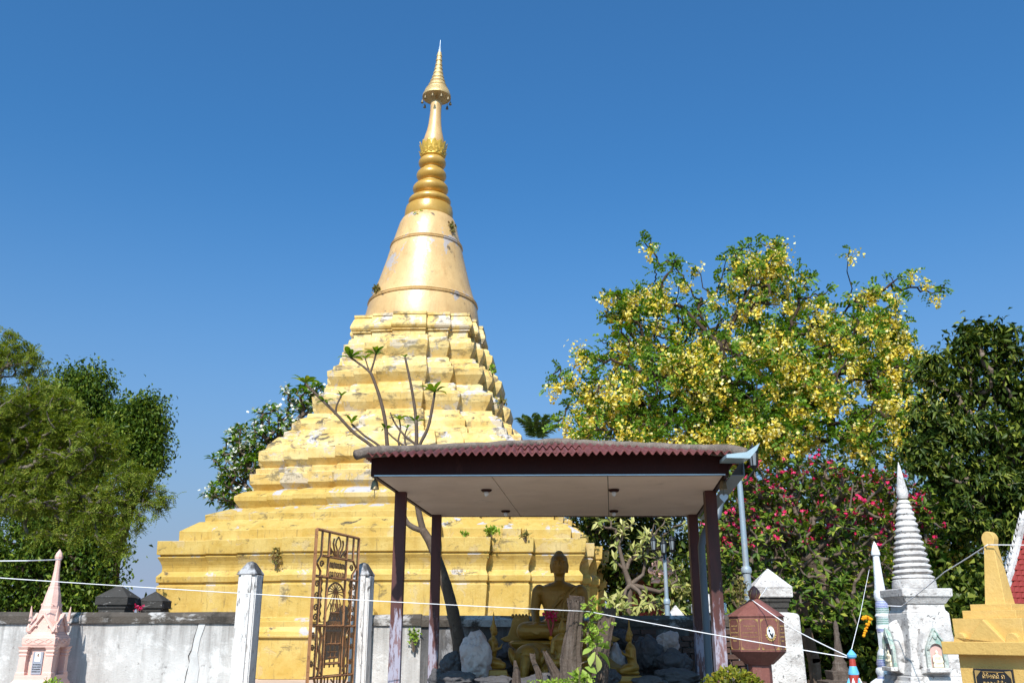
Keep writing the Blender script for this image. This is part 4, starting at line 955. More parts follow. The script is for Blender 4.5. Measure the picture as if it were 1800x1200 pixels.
def niche(rz):
    def tr(b): b.v = [(x * math.cos(rz) - y * math.sin(rz), x * math.sin(rz) + y * math.cos(rz), z) for x, y, z in b.v]; return b
    zb0, zs0, zt0 = zy(1178), zy(1140), zy(1103); w = 17.5 * wk; yf = -.315; xo = -.035
    out = [(-w, zb0), (w, zb0), (w, zs0), (w * .85, zs0 + .05), (w * .35, zt0 - .06), (0, zt0), (-w * .35, zt0 - .06), (-w * .85, zs0 + .05), (-w, zs0)]
    wi = w * .62; inn = [(-wi, zb0 + .045), (wi, zb0 + .045), (wi, zs0 - .0)] + [(wi * math.cos(t), zs0 + wi * .9 * math.sin(t)) for t in [math.pi * j / 8 for j in range(1, 8)]] + [(-wi, zs0)]
    # lumpy plaster surround
    b = Bd(); k = 1.45
    lump = [(-w * k, zb0 - .04), (w * k, zb0 - .04), (w * k * .95, zs0), (w * .9, zt0 - .04), (0, zt0 + .08), (-w * .9, zt0 - .04), (-w * k * .95, zs0)]
    b.loft([[(x * s_ + xo, yf + d, zs0 + (z - zs0) * s_) for x, z in lump] for s_, d in ((1.12, .12), (1.0, .02), (.9, -.03), (.8, -.04))])
    tr(b).obj('niche_surround', m_stupa_w, ws, bevel=.02)
    b = Bd()     # frame as strip between outer and inner outlines
    M = 40
    def res(poly, m=M):
        P_ = [Vector((x, 0, z)) for x, z in poly]; P_.append(P_[0]); Ls = [(P_[i + 1] - P_[i]).length for i in range(len(P_) - 1)]; T = sum(Ls); o = []
        for j in range(m):
            d = T * j / m; i = 0
            while d > Ls[i]: d -= Ls[i]; i += 1
            q = P_[i].lerp(P_[i + 1], d / Ls[i]); o.append((q.x, q.z))
        return o
    O, I = res(out), res(inn); y0, y1 = yf - .075, yf - .02
    rg = [[(x + xo, y1, z) for x, z in O], [(x + xo, y0, z) for x, z in O], [(x + xo, y0, z) for x, z in I], [(x + xo, y1 + .005, z) for x, z in I]]
    b.loft(rg, cap=False); fo = tr(b).obj('niche_frame', m_mossframe, ws)
    tr(Bd().flat([(x * .99 + xo, z) for x, z in I], yf - .046, yf - .042)).obj('niche_back', m_nicheback, ws)
    tr(Bd().box((xo, yf - .08, zb0 + .02), (w * 2.1, .08, .045))).obj('niche_sill', m_stupa_w, ws, bevel=.006)
    # cusps round the arch
    b = Bd()
    for s in (-1, 1):
        b.tube([(xo + s * w * .9, y0 - .005, zs0), (xo + s * w * .62, y0 - .012, zs0 + .10), (xo + s * w * .25, y0 - .012, zt0 - .07), (xo, y0 - .005, zt0)], .010, 6)
    ell(b, (xo, y0 - .005, zs0 + .145), (.03, .012, .04), 8, 6); tr(b).obj('niche_carving', m_mossframe, fo)
    # white figure inside
    b = Bd(); zf_ = zb0 + .045
    b.box((xo, yf - .07, zf_ + .02), (wi * 1.5, .04, .04)); ell(b, (xo, yf - .07, zf_ + .055), (.055, .03, .022)); b.lathe([(.035, zf_ + .05), (.03, zf_ + .08), (.042, zf_ + .12), (.015, zf_ + .14)], 12, (xo, yf - .07), sy=.7)
    ell(b, (xo, yf - .07, zf_ + .158), (.017, .018, .021), 10, 7); b.lathe([(.009, zf_ + .175), (.002, zf_ + .195)], 8, (xo, yf - .07))
    for s in (-1, 1): capsule(b, (xo + s * .042, yf - .07, zf_ + .115), (xo + s * .05, yf - .085, zf_ + .06), .012, .011, 8)
    link('niche_figure', remeshed(tr(b), .006, 1), m_ivory, ws, smooth=True)
m_mossframe = mat('green_stained_carving', (.50, .52, .48), .85, 0, [((.18, .36, .30), 9, .5, .62, .8), ((.12, .10, .08), 16, .56, .66, .8)], .8, 50, .25)
m_nicheback = mat('pink_niche_plaster', (.60, .38, .34), .8, bump=.2)
m_ivory = mat('ivory_plaster', (.80, .70, .52), .6)
niche(0); niche(-math.pi / 2)

# ------------------------------------------------------------------ mosaic stupa, dark spire, enamel post
def checker(name, a, b_, sc=28):
    k = NB(name); t = k.n('TexBrick'); t.inputs['Color1'].default_value = (*a, 1); t.inputs['Color2'].default_value = (*b_, 1); t.inputs['Mortar'].default_value = (.75, .76, .78, 1)
    t.inputs['Scale'].default_value = sc; t.inputs['Mortar Size'].default_value = .06; t.inputs['Brick Width'].default_value = .5; t.inputs['Row Height'].default_value = .6; t.inputs['Bias'].default_value = -.2
    tc = k.n('TexCoord'); sp_ = k.n('SeparateXYZ'); k.l(tc.outputs['Object'], sp_.inputs[0]); at = k.math('ARCTAN2', sp_.outputs[1], sp_.outputs[0]); cb = k.n('CombineXYZ')
    k.l(k.math('MULTIPLY', at, .22), cb.inputs[0]); k.l(sp_.outputs[2], cb.inputs[1]); k.l(cb.outputs[0], t.inputs['Vector']); k.l(t.outputs['Color'], k.b.inputs['Base Color']); k.b.inputs['Roughness'].default_value = .25
    return k.m
m_mblue = checker('blue_white_mosaic', (.03, .05, .30), (.08, .13, .45)); m_mgreen = checker('green_mosaic', (.01, .10, .07), (.03, .2, .13), 24)
MY = 13.2; mc = P(1537, 955, MY)
ms = thing('mosaic_stupa', 'slender white stupa banded with blue and green mosaic, behind the ringed stupa', 'stupa', (mc.x, MY, 0))
def mlathe(name, rows, m, n=20): return Bd().lathe([(r * .86, z) for r, z in prof(rows, MY)], n).obj(name, m, ms, smooth='angle')
mlathe('finial', [(977, 6.5), (975, 9), (970, 8.5), (958, 4.5), (951, .4)], m_ceram)
mlathe('shaft', [(1036, 10.5), (1020, 9), (975, 6.2)], m_ceram)
mlathe('shaft_foot', [(1056, 11), (1050, 13.5), (1040, 12.5), (1036, 10.5)], m_ceram)
mlathe('mosaic_band', [(1068, 12.5), (1066, 13), (1060, 12), (1056, 11)], m_mblue); mlathe('mosaic_band', [(1078, 13.5), (1068, 13)], m_mgreen)
mlathe('moulding', [(1085, 14), (1082, 15.5), (1078, 13.5)], m_ceram); mlathe('mosaic_band', [(1098, 15), (1091, 14.5), (1085, 14)], m_mgreen)
mlathe('moulding', [(1104, 16), (1098, 15)], m_ceram); mlathe('mosaic_band', [(1110, 15.6), (1104, 16)], m_mblue)
mlathe('panel', [(1140, 16), (1110, 15.5)], m_ceram, 8); mlathe('moulding', [(1151, 20), (1146, 19), (1140, 16)], m_ceram); mlathe('mosaic_band', [(1158, 22), (1151, 20.5)], m_mgreen)
mlathe('mosaic_band', [(1172, 22), (1166, 24), (1158, 22)], m_mblue); mlathe('moulding', [(1187, 24), (1180, 27), (1174, 25), (1172, 22)], m_ceram); mlathe('mosaic_band', [(1192, 25.5), (1187, 24.5)], m_mblue)
Bd().lathe([(.3, 0), (.28, P(1530, 1192, MY).z * .95), (.2, P(1530, 1192, MY).z)], 8).obj('plinth', m_ceram, ms)
gd = P(1532, 1085, MY - .2)
b = Bd()
for i in range(34):
    t = i / 33; x = -.13 + .2 * (t if t < .6 else .6 - (t - .6) * 1.6); z = gd.z - (0.0 if t < .6 else (t - .6) * .55)
    ell(b, (gd.x + x, gd.y + random.uniform(-.02, .02), z + random.uniform(-.02, .02)), (.022, .022, .018), 7, 5)
tag(b.obj('marigold_garland', O_flower), 'orange marigold garland hung on the mosaic stupa', 'garland')
dk = P(1468, 1090, 10.4)
ds = thing('dark_spire', 'dark weathered spirit-house spire between the maroon tomb and mosaic stupa', 'spire', (dk.x, 10.4, 0))
Bd().lathe(prof([(1178, 16), (1170, 12), (1165, 12.5), (1158, 8), (1140, 7), (1118, 4.5), (1114, 5.5), (1108, 4), (1100, 4.5), (1093, 3), (1089, .4)], 10.4), 14).obj('spire', m_dead, ds, smooth='angle')
Bd().square([(.2, 0), (.2, P(1468, 1196, 10.4).z), (.12, P(1468, 1196, 10.4).z + .01), (.13, P(1468, 1178, 10.4).z)]).obj('box', m_dead, ds, bevel=.006)
ep = P(1497, 1150, 8.0)
es = thing('enamel_post', 'small blue and red post with lotus bud top holding the strings', 'post', (ep.x, 8.0, 0))
Bd().lathe(prof([(1157, 5), (1154, 8), (1150, 8.5), (1144, 4), (1140, .4)], 8.0), 12).obj('lotus_bud', m_blue, es, smooth='angle')
Bd().lathe(prof([(1171, 6), (1157, 5.2)], 8.0), 12).obj('collar', m_red, es)
Bd().lathe(prof([(1185, 9), (1182, 9.5), (1170, 6)], 8.0), 12).obj('skirt', m_blue, es, smooth='angle')
Bd().lathe([(.045, 0), (.04, P(1497, 1184, 8.0).z)], 12).obj('shaft', m_red, es)
for k in range(6):
    a = k * math.pi / 3; z = P(1497, 1200, 8).z
    Bd().tube([(.045 * math.cos(a), .045 * math.sin(a), z - .1), (.05 * math.cos(a), .05 * math.sin(a), z), (.044 * math.cos(a), .044 * math.sin(a), z + .04)], [.02, .015, .003], 6).obj('petal', m_blue if k % 2 else m_ceram, es)

# ------------------------------------------------------------------ ochre tomb on the right
OY = 8.3; oc = P(1742, 960, OY)
ot = thing('ochre_tomb', 'ochre stepped tomb with obelisk and rounded knob at the right edge', 'tomb', (oc.x, OY, 0), -R(53))
def oz(y): return P(1760, y, OY - .1).z
ok = mpp(1050, OY); q = .35 / 1.4
def sq(rows): return [(w * q * mpp(y, OY), oz(y)) for y, w in rows]
b = Bd(); r0 = 33 * .35 * mpp(945, OY) * .95; zc0 = oz(946)
pl = [(r0 * math.cos(t), zc0 + r0 * 1.25 * math.sin(t)) for t in [math.pi * j / 12 for j in range(13)]]
pl = [(r0 * .8, oz(956))] + pl + [(-r0 * .8, oz(956))]
b.flat(pl, -r0 * .8, r0 * .8); b.obj('knob', m_tomb, ot, bevel=.006)
Bd().square(sq([(1061, 72), (1058, 70), (955, 33)])).obj('obelisk', m_tomb, ot, bevel=.004)
Bd().square(sq([(1072, 143), (1061, 143)])).obj('step', m_tomb, ot, bevel=.004)
Bd().square(sq([(1086, 185), (1072, 185)])).obj('step', m_tomb, ot, bevel=.004)
Bd().square(sq([(1128, 238), (1086, 238)])).obj('block', m_tomb, ot, bevel=.004)
Bd().square(sq([(1150, 308), (1127, 308)])).obj('slab', m_tomb, ot, bevel=.006)
Bd().square([(230 * q * ok, 0), (230 * q * ok, oz(1150))]).obj('body', m_tomb, ot, bevel=.004)
Bd().square([(.62, 0), (.62, .3)]).obj('plinth', m_tomb, ot, bevel=.01)
hs = 300 * q * ok
for a in (0, math.pi / 2):      # antefix on each face: peak between two round lobes
    zb0 = oz(1127); w = hs * .95
    pl = [(-w * .78, zb0)] + [(-w * .62 + w * .16 * math.cos(t), zb0 + .075 * math.sin(t)) for t in [math.pi * (1 - j / 6) for j in range(7)]] + [(-w * .40, zb0 + .02), (0, oz(1088)), (w * .40, zb0 + .02)] + [(w * .62 + w * .16 * math.cos(t), zb0 + .075 * math.sin(t)) for t in [math.pi * (1 - j / 6) for j in range(7)]] + [(w * .78, zb0)]
    b = Bd().flat(pl, -hs * .93, -hs * .93 + .06); b.v = [(x * math.cos(a) - y * math.sin(a), x * math.sin(a) + y * math.cos(a), z) for x, y, z in b.v]
    b.obj('antefix', m_tomb, ot, bevel=.005)
hbod = 230 * q * ok; pzt = P(1720, 1175, OY - .2).z
pk = Bd().box((0, -hbod - .012, pzt - .19), (hbod * 1.15, .02, .38)).obj('plaque', m_ink, ot, bevel=.003)
b = Bd(); w = hbod * .52
b.tube([(-w * .6, -hbod - .024, pzt - .025), (w * .6, -hbod - .024, pzt - .025)], .003, 4)
for s in (-1, 1):
    b.tube([(s * w, -hbod - .024, pzt - .02), (s * w, -hbod - .024, pzt - .36)], .004, 4)
    b.loft([[(s * w, -hbod - d, pzt - .012), (s * w * .66, -hbod - d, pzt - .018), (s * w * .8, -hbod - d, pzt - .04), (s * w, -hbod - d, pzt - .075)] for d in (.0225, .026)])
b.obj('gold_border', m_goldline, pk)
for i in range(3): scribble(pk, m_goldline, -w * .6, w * .6, -hbod - .024, pzt - .075 - i * .06, .03, 40 + i, rad=.003)

# ------------------------------------------------------------------ lamp posts, wind bells
def lantern(b_frame, b_glass, c, s):
    x, y, z = c
    b_frame.lathe([(.02 * s, z + .17 * s), (.03 * s, z + .15 * s), (.075 * s, z + .10 * s), (.08 * s, z + .085 * s), (.07 * s, z + .08 * s)], 8, (x, y)).lathe([(.025 * s, z - .15 * s), (.045 * s, z - .11 * s), (.05 * s, z - .10 * s)], 8, (x, y)).lathe([(.004, z + .22 * s), (.012 * s, z + .17 * s)], 6, (x, y))
    for k in range(6):
        a = k * math.pi / 3; b_frame.tube([(x + .047 * s * math.cos(a), y + .047 * s * math.sin(a), z - .11 * s), (x + .068 * s * math.cos(a), y + .068 * s * math.sin(a), z + .085 * s)], .007 * s, 4)
    b_glass.lathe([(.04 * s, z - .10 * s), (.058 * s, z + .08 * s)], 12, (x, y))
def lamp_post(px, Y, ytop, label, offs, s=1.0, coll=None):
    top = P(px, ytop, Y); t = thing('lamp_post', label, 'lamp', (top.x, Y, 0), 0, 'garden lamp posts'); zt = top.z
    zc0 = coll if coll else zt * .55
    Bd().lathe([(.055 * s, 0), (.05 * s, zc0 - .02), (.065 * s, zc0 - .01), (.07 * s, zc0 + .03), (.06 * s, zc0 + .06), (.04 * s, zc0 + .08), (.036 * s, zt)], 14).obj('pole', m_pole, t, smooth='angle')
    for ox, oy, oz_ in offs:
        f_, g_ = Bd(), Bd(); lantern(f_, g_, (ox, oy, zt + oz_), s)
        f_.tube([(0, 0, zt - .05), (ox * .5, oy * .5, zt - .14 + oz_ * .5), (ox, oy, zt + oz_ - .16 * s)], .014 * s, 6)
        fo = f_.obj('lantern', m_black, t, smooth='angle'); g_.obj('lantern_glass', m_lglass, fo, smooth='angle')
    return t
lamp_post(1168, 15.2, 972, 'pale pole lamp post with black lanterns behind the wall', [(-.17, 0, .14), (.13, 0, .14), (-.03, -.12, .08)], .82, P(1168, 1060, 15.2).z)
lamp_post(1300, 12.6, 845, 'blue grey pole lamp post standing right of the pavilion', [(.19, -.1, .30), (-.2, .1, .30)], 1.05, P(1300, 1005, 12.6).z)
def wind_bell(px, py, Y, label, heart):
    c = P(px, py, Y); t = thing('wind_bell', label, 'bell', c, 0, 'bells hung from the pavilion corners')
    Bd().lathe([(.045, -.05), (.042, -.04), (.034, .0), (.028, .03), (.012, .045), (.008, .06)], 16).tube([(0, 0, .05), (0, 0, .11)], .005, 5).obj('bell', m_bronze, t, smooth='angle')
    if heart:
        pl = []
        for j in range(28):
            a = 2 * math.pi * j / 28; pl.append((.0029 * 16 * math.sin(a) ** 3 * .95, -.135 + .0031 * (13 * math.cos(a) - 5 * math.cos(2 * a) - 2 * math.cos(3 * a) - math.cos(4 * a))))
        Bd().flat(pl, -.002, .002).obj('heart_plate', m_trim, t); Bd().tube([(0, 0, -.03), (0, 0, -.12)], .002, 4).obj('cord', m_black, t)
    else:
        Bd().tube([(0, 0, -.03), (0, 0, -.14)], .004, 5).obj('clapper', m_bronze, t)
wind_bell(659, 851, 9.12, 'small bronze bell with long clapper at the left pavilion corner', False)
wind_bell(1271, 851, 9.3, 'small bronze bell with heart-shaped plate at the right pavilion corner', True)

# ------------------------------------------------------------------ white strings
def rope(pts, label, r=.011, sag=.0):
    pp = [P(*p) for p in pts]; out = []
    for i in range(len(pp) - 1):
        n = 14
        for j in range(n):
            t = j / n; q_ = pp[i].lerp(pp[i + 1], t); q_.z -= sag * 4 * t * (1 - t) * (pp[i + 1] - pp[i]).length; out.append(q_)
    out.append(pp[-1])
    tag(Bd().tube(out, r, 6).obj('string', m_rope, smooth=True), label, 'string', 'sacred white strings')
rope([(-60, 1011, 8.6), (1034, 1074, 9.72)], 'long white string crossing in front of the gate, tied to the tall stump', .0043, .003)
rope([(1034, 1074, 9.72), (1497, 1156, 8.0)], 'white string from the tall stump past the right posts to the enamel post', .0043, .003)
rope([(-60, 986, 12.2), (50, 985, 12.5), (108, 983, 13.3)], 'white string tied to the pink shrine spire', .008)
rope([(1322, 1054, 9.95), (1400, 1108, 9.0), (1495, 1155, 8.0)], 'white string from the maroon tomb finial to the enamel post', .005, .004)
rope([(1268, 1082, 10.6), (1300, 1071, 10.2), (1322, 1054, 9.98)], 'thin white string from pavilion post to the maroon tomb finial', .006, .02)
rope([(1330, 1054, 10.0), (1345, 1036, 10.8), (1352, 1018, 12.4)], 'thin white string from the maroon tomb up to the corner pillar cap', .005, .01)
rope([(1736, 957, 8.25), (1660, 1005, 9.2), (1585, 1065, 10.5), (1560, 1064, 10.6)], 'white string from the ochre tomb knob down to the ringed stupa', .005, .004)
rope([(1737, 957, 8.25), (1850, 958, 7.8)], 'white string leaving the ochre tomb knob towards the right edge', .005)
rope([(1497, 1140, 8.0), (1512, 1080, 9.0), (1528, 1000, 12.0)], 'thin slack string from the enamel post up to the mosaic stupa', .003)

# ------------------------------------------------------------------ temple roofs behind
RY = 15.0
tr_ = thing('temple_hall', 'temple hall with steep red tiled roof and white gable edge, far right', 'building', Vector((P(1880, 1110, RY + 2).x, RY + 2, 0)))
a0, a1 = P(1765, 1062, RY), P(1806, 905, RY + 1.2)
lx = tr_.location
ex = Vector((1, .12, 0)).normalized(); upv = (a1 - a0); upn = upv.normalized()
Lr = 3.0
Bd().loft([[p - lx for p in (a0, a0 + ex * Lr, a0 + ex * Lr + upv, a0 + upv)], [p - lx + Vector((0, .12, -.05)) for p in (a0, a0 + ex * Lr, a0 + ex * Lr + upv, a0 + upv)]]).obj('roof_deck', m_redroof, tr_)
tile = None; nrm = ex.cross(upn).normalized()
rows = 17; th_ = upv.length / rows
tb = Bd(); tb.flat([(0, 0), (.155, 0), (.155, .10), (.13, .125), (.025, .125), (0, .10)], 0, .02)
for r_ in range(rows):
    for i in range(16):
        if tile is None:
            vv = []
            w, h, d = .094, th_ * 1.25, .018
            rg = []
            for zz, yy in ((0, d), (h, 0)):
                rg.append([(0, yy, zz), (w * .5, yy + .008, zz), (w, yy, zz), (w, yy - .012, zz), (0, yy - .012, zz)])
            tt = Bd(); tt.loft([[ex * p[0] + upn * p[2] + nrm * p[1] for p in ring] for ring in rg]); o = tt.obj('roof_tile', m_redroof, tr_); tile = o.data
        else:
            o = bpy.data.objects.new('roof_tile', tile); col.objects.link(o); o.parent = tr_
        o.location = a0 - lx + ex * (.01 + i * .098 + (.049 if r_ % 2 else 0)) + upn * (r_ * th_) + nrm * (.012 + random.random() * .004)
bb_ = Bd(); n = 15
bb_.tube([a0 - lx - ex * .02, a1 - lx - ex * .02 + Vector((0, 0, .06))], .05, 4)
bo = bb_.obj('bargeboard', m_stupa_w, tr_)
for i in range(n):
    p = a0.lerp(a1, i / n) - lx - ex * .045
    Bd().tube([p, p - ex * .055 + Vector((0, -.01, .055)), p - ex * .05 + Vector((0, -.01, .14))], [.038, .028, .003], 5).obj('crest_leaf', m_stupa_w, bo)
Bd().box((.75, .6, P(1800, 1062, RY).z / 2), (2.6, 1.6, P(1800, 1062, RY).z)).obj('wall', m_stupa_w, tr_)
h2 = P(1150, 1010, 29.5); t2 = thing('red_hall', 'small red walled hall with pale carved gable glimpsed behind the garden trees', 'building', (h2.x, 29.5, 0))
hz = P(1150, 1025, 29.5).z
Bd().box((0, 1.2, hz / 2 - .1), (1.5, 2.0, hz - .2)).obj('wall', m_redroof, t2)
pl = [(-.9, hz - .3), (.9, hz - .3), (0, hz + .75)]
Bd().flat(pl, 0, 2.6).obj('roof', m_redroof, t2)
for i in range(8): Bd().box((0, .16, hz - .5 - i * .14), (1.4, .05, .12)).obj('plank', m_redroof, t2)
gb = Bd(); r_ = random.Random(9)
gx = P(1183, 1000, 26.8).x - h2.x; gz_ = P(1183, 1000, 26.8).z
for i in range(26):
    x = gx + r_.uniform(-.38, .38); z = gz_ + r_.uniform(-.25, .5) * (1 - abs(x - gx) / .6)
    pts = [(x + .12 * (1 - j / 8) * math.cos(j * .8 + i), -1.15, z + .12 * (1 - j / 8) * math.sin(j * .8 + i)) for j in range(8)]
    gb.tube(pts, .03, 5)
gb.flat([(gx - .4, gz_ - .3), (gx + .4, gz_ - .3), (gx + .25, gz_ + .2), (gx - .05, gz_ + .55), (gx - .3, gz_ + .2)], -1.12, -.9)
gb.obj('carved_gable', m_pink, t2)
# ------------------------------------------------------------------ trees and plants
def mesh_from(name, V, Fq, m, parent, loc):
    """V (n,k,3) vertices of n alike pieces, Fq faces of one piece"""
    n, k, _ = V.shape; me = bpy.data.meshes.new(name)
    F_ = np.array(Fq); nf, fk = F_.shape
    idx = (F_[None] + (np.arange(n) * k)[:, None, None]).reshape(-1)
    me.vertices.add(n * k); me.vertices.foreach_set('co', (V - np.array(loc)).reshape(-1).astype(np.float32))
    me.loops.add(len(idx)); me.loops.foreach_set('vertex_index', idx.astype(np.int32))
    me.polygons.add(n * nf); me.polygons.foreach_set('loop_start', (np.arange(n * nf) * fk).astype(np.int32)); me.polygons.foreach_set('loop_total', np.full(n * nf, fk, np.int32))
    me.update(calc_edges=True); me.validate()
    return link(name, me, m, parent)
def unit(a): return a / np.maximum(np.linalg.norm(a, axis=-1, keepdims=True), 1e-9)
def leaves(pos, d, nrm, L, W, fold=.25, droop=.15):
    """folded pointed leaves: 6 vertices, 4 triangles"""
    d = unit(d); nrm = nrm - d * (nrm * d).sum(-1, keepdims=True); nrm = unit(nrm); s = np.cross(d, nrm)
    L = np.broadcast_to(np.asarray(L, float).reshape(-1, 1) if np.ndim(L) else L, (len(pos), 1)); W = np.broadcast_to(np.asarray(W, float).reshape(-1, 1) if np.ndim(W) else W, (len(pos), 1))
    mid = pos + d * L * .55 - nrm * L * droop * .3; tip = pos + d * L - nrm * L * droop
    return np.stack([pos, mid, tip, pos + d * L * .5 + s * W + nrm * W * fold, pos + d * L * .5 - s * W + nrm * W * fold], 1)
LF = [(0, 3, 1), (3, 2, 1), (0, 1, 4), (1, 2, 4)]
def rdir(n, up=0.0):
    v = rng.normal(size=(n, 3)); v[:, 2] += up; return unit(v)
def blob_pts(blobs, n, Y, dm, surf=.55):
    """twig tips in a set of crown lobes given as (px, py, rx, ry[, dY[, weight]])"""
    w = np.array([b[2] * b[3] * (b[5] if len(b) > 5 else 1) for b in blobs], float); w /= w.sum()
    out = []; which = rng.choice(len(blobs), n, p=w)
    for i in which:
        b = blobs[i]; yy = Y + (b[4] if len(b) > 4 else 0); c = P(b[0], b[1], yy); k = mpp(b[1], yy)
        d = rng.normal(size=3); d /= np.linalg.norm(d); r = (surf + (1 - surf) * rng.random()) if rng.random() < .75 else rng.random() ** .5
        lump = 1 + .25 * noise.noise((d[0] * 2.2 + b[0], d[1] * 2.2, d[2] * 2.2 + b[1]))
        out.append((c.x + d[0] * r * lump * b[2] * k, c.y + d[1] * r * lump * min(b[2], b[3] * 1.4) * k * dm, c.z + d[2] * r * lump * b[3] * k))
    return np.array(out)
def skeleton(guides, tips, wig=.08, seg=2, bias=.35):
    """join every tip to the nearest branch node grown so far; returns nodes, parents"""
    nodes = []; par = []; key = {}
    for g in guides:
        last = -1
        for p in g:
            kk = tuple(round(c, 3) for c in p)
            if kk in key: last = key[kk]; continue
            nodes.append(np.array(p, float)); par.append(last); last = len(nodes) - 1; key[kk] = last
    root = nodes[0]; f0 = np.array(guides[0][-1], float)
    order = np.argsort(np.linalg.norm(tips - f0, axis=1)); cap = len(nodes) + len(tips) * (seg + 1) + 5
    A = np.zeros((cap, 3)); n = len(nodes); A[:n] = nodes; D = np.zeros(cap); D[:n] = np.linalg.norm(A[:n] - f0, axis=1)
    skip = max(1, len(guides[0]) - 1); ends = []
    for i in order:
        t = tips[i]; dist = np.linalg.norm(A[:n] - t, axis=1) + bias * D[:n]; dist[:skip] += 50
        j = int(np.argmin(dist)); a = A[j].copy(); L = np.linalg.norm(t - a); last = j
        for s_ in range(1, seg + 1):
            q = s_ / (seg + 1); p = a + (t - a) * q + rng.normal(size=3) * wig * L * .5 + np.array((0, 0, -.06 * L * math.sin(math.pi * q)))
            A[n] = p; D[n] = np.linalg.norm(p - f0); par.append(last); last = n; n += 1
        A[n] = t; D[n] = np.linalg.norm(t - f0); par.append(last); ends.append(n); n += 1
    return A[:n], np.array(par), np.array(ends)
def branch_mesh(name, A, par, m, parent, loc, rtip, power=.42, rmax=9, sides=5):
    n = len(A); cnt = np.ones(n)
    kids = np.zeros(n, int)
    for i in range(n - 1, 0, -1):
        if par[i] >= 0: cnt[par[i]] += cnt[i]; kids[par[i]] += 1
    r = np.minimum(rtip * cnt ** power, rmax)
    a = A[par[1:]] ; b = A[1:]; ok_ = par[1:] >= 0; a, b = a[ok_], b[ok_]; ra = r[par[1:]][ok_]; rb = r[1:][ok_]; ra = np.minimum(ra, rb * 1.7)
    d = unit(b - a); up = np.where(np.abs(d[:, 2:3]) < .9, np.array([[0, 0, 1.]]), np.array([[1., 0, 0]])); s1 = unit(np.cross(d, up)); s2 = np.cross(d, s1)
    V = []
    for q in range(sides):
        th = 2 * math.pi * q / sides; V.append(a - d * ra[:, None] * .3 + (s1 * math.cos(th) + s2 * math.sin(th)) * ra[:, None])
    for q in range(sides):
        th = 2 * math.pi * q / sides; V.append(b + d * rb[:, None] * .3 + (s1 * math.cos(th) + s2 * math.sin(th)) * rb[:, None])
    V = np.stack(V, 1); Fq = [(q, (q + 1) % sides, sides + (q + 1) % sides, sides + q) for q in range(sides)]
    o = mesh_from(name, V, Fq, m, parent, loc); o.data.polygons.foreach_set('use_smooth', [True] * len(o.data.polygons)); return o
def tipdir(A, par, ends): return unit(A[ends] - A[par[ends]])
# --- leaf arrangements at the twig ends
def rosettes(pos, d, m_, L, W, droop=.25, spread=1.0):
    n = len(pos); P_ = np.repeat(pos, m_, 0); D_ = np.repeat(d, m_, 0); r_ = rdir(n * m_); r_ = unit(r_ - D_ * (r_ * D_).sum(-1, keepdims=True))
    lift = rng.uniform(.1, 1.1, (n * m_, 1)); dd = unit(r_ * spread + D_ * lift); l = L * rng.uniform(.65, 1.15, n * m_)
    return leaves(P_ + D_ * rng.uniform(-.06, .03, (n * m_, 1)), dd, D_ + np.array([[0, 0, .5]]), l, l * W, .25, droop)
def clumps(pos, m_, rad, L, W, droop=.3, hang=-.45):
    n = len(pos); P_ = np.repeat(pos, m_, 0) + rng.normal(size=(n * m_, 3)) * rad; dd = rdir(n * m_, hang); l = L * rng.uniform(.6, 1.2, n * m_)
    return leaves(P_, dd, rdir(n * m_, 1.3), l, l * W, .25, droop)
def pinnate(pos, d, fr, pairs, RL, L, W, hang=.5, narrow=1.0):
    """fr compound leaves at each twig end, each with pairs of leaflets along a drooping stalk"""
    n = len(pos) * fr; p0 = np.repeat(pos, fr, 0) + rng.normal(size=(n, 3)) * RL * .25; dd = unit(np.repeat(d, fr, 0) * .5 + rdir(n, .1) * 1.0); rl = RL * rng.uniform(.7, 1.2, (n, 1))
    up = rdir(n, 1.6); up = unit(up - dd * (up * dd).sum(-1, keepdims=True)); s_ = np.cross(dd, up); out = []
    for i in range(pairs):
        t = (i + .6) / pairs; c = p0 + dd * rl * t - np.array([[0, 0, 1.]]) * rl * hang * t * t
        k = (1 - .35 * abs(t - .5))
        for sg in (-1, 1):
            ld = unit(s_ * sg * 1.0 + dd * .45 + rng.normal(size=(n, 3)) * .12 - np.array([[0, 0, .25]]))
            out.append(leaves(c, ld, up + rng.normal(size=(n, 3)) * .15, np.full(n, L * k), np.full(n, L * k * W), .2, .15))
    return np.concatenate(out)
def racemes(pos, m_, length, w, s):
    """hanging flower chains"""
    n = len(pos); t = rng.random((n * m_, 1)) ; P_ = np.repeat(pos, m_, 0); r_ = rng.normal(size=(n * m_, 3)) * w * (1.15 - t); r_[:, 2] = 0
    LL = np.repeat(length * rng.uniform(.6, 1.3, (n, 1)), m_, 0); P_ = P_ + r_ - np.concatenate([t * 0, t * 0, t * LL], 1)
    l = s * rng.uniform(.7, 1.2, n * m_); return leaves(P_, rdir(n * m_, -.2), rdir(n * m_, .8), l, l * .5, .3, .1)
def blooms(pos, d, fl, s, spread):
    """clusters of five-petalled flowers"""
    n = len(pos) * fl; c = np.repeat(pos, fl, 0) + np.repeat(d, fl, 0) * s * 1.2 + rng.normal(size=(n, 3)) * spread; ax = unit(np.repeat(d, fl, 0) * .5 + rdir(n, .5)); u_ = rdir(n); u_ = unit(u_ - ax * (u_ * ax).sum(-1, keepdims=True)); v_ = np.cross(ax, u_); out = []
    for k in range(5):
        a = 2 * math.pi * k / 5; dd = u_ * math.cos(a) + v_ * math.sin(a) + ax * .35; out.append(leaves(c, dd, ax, np.full(n, s), np.full(n, s * .36), .15, .1))
    return np.concatenate(out)
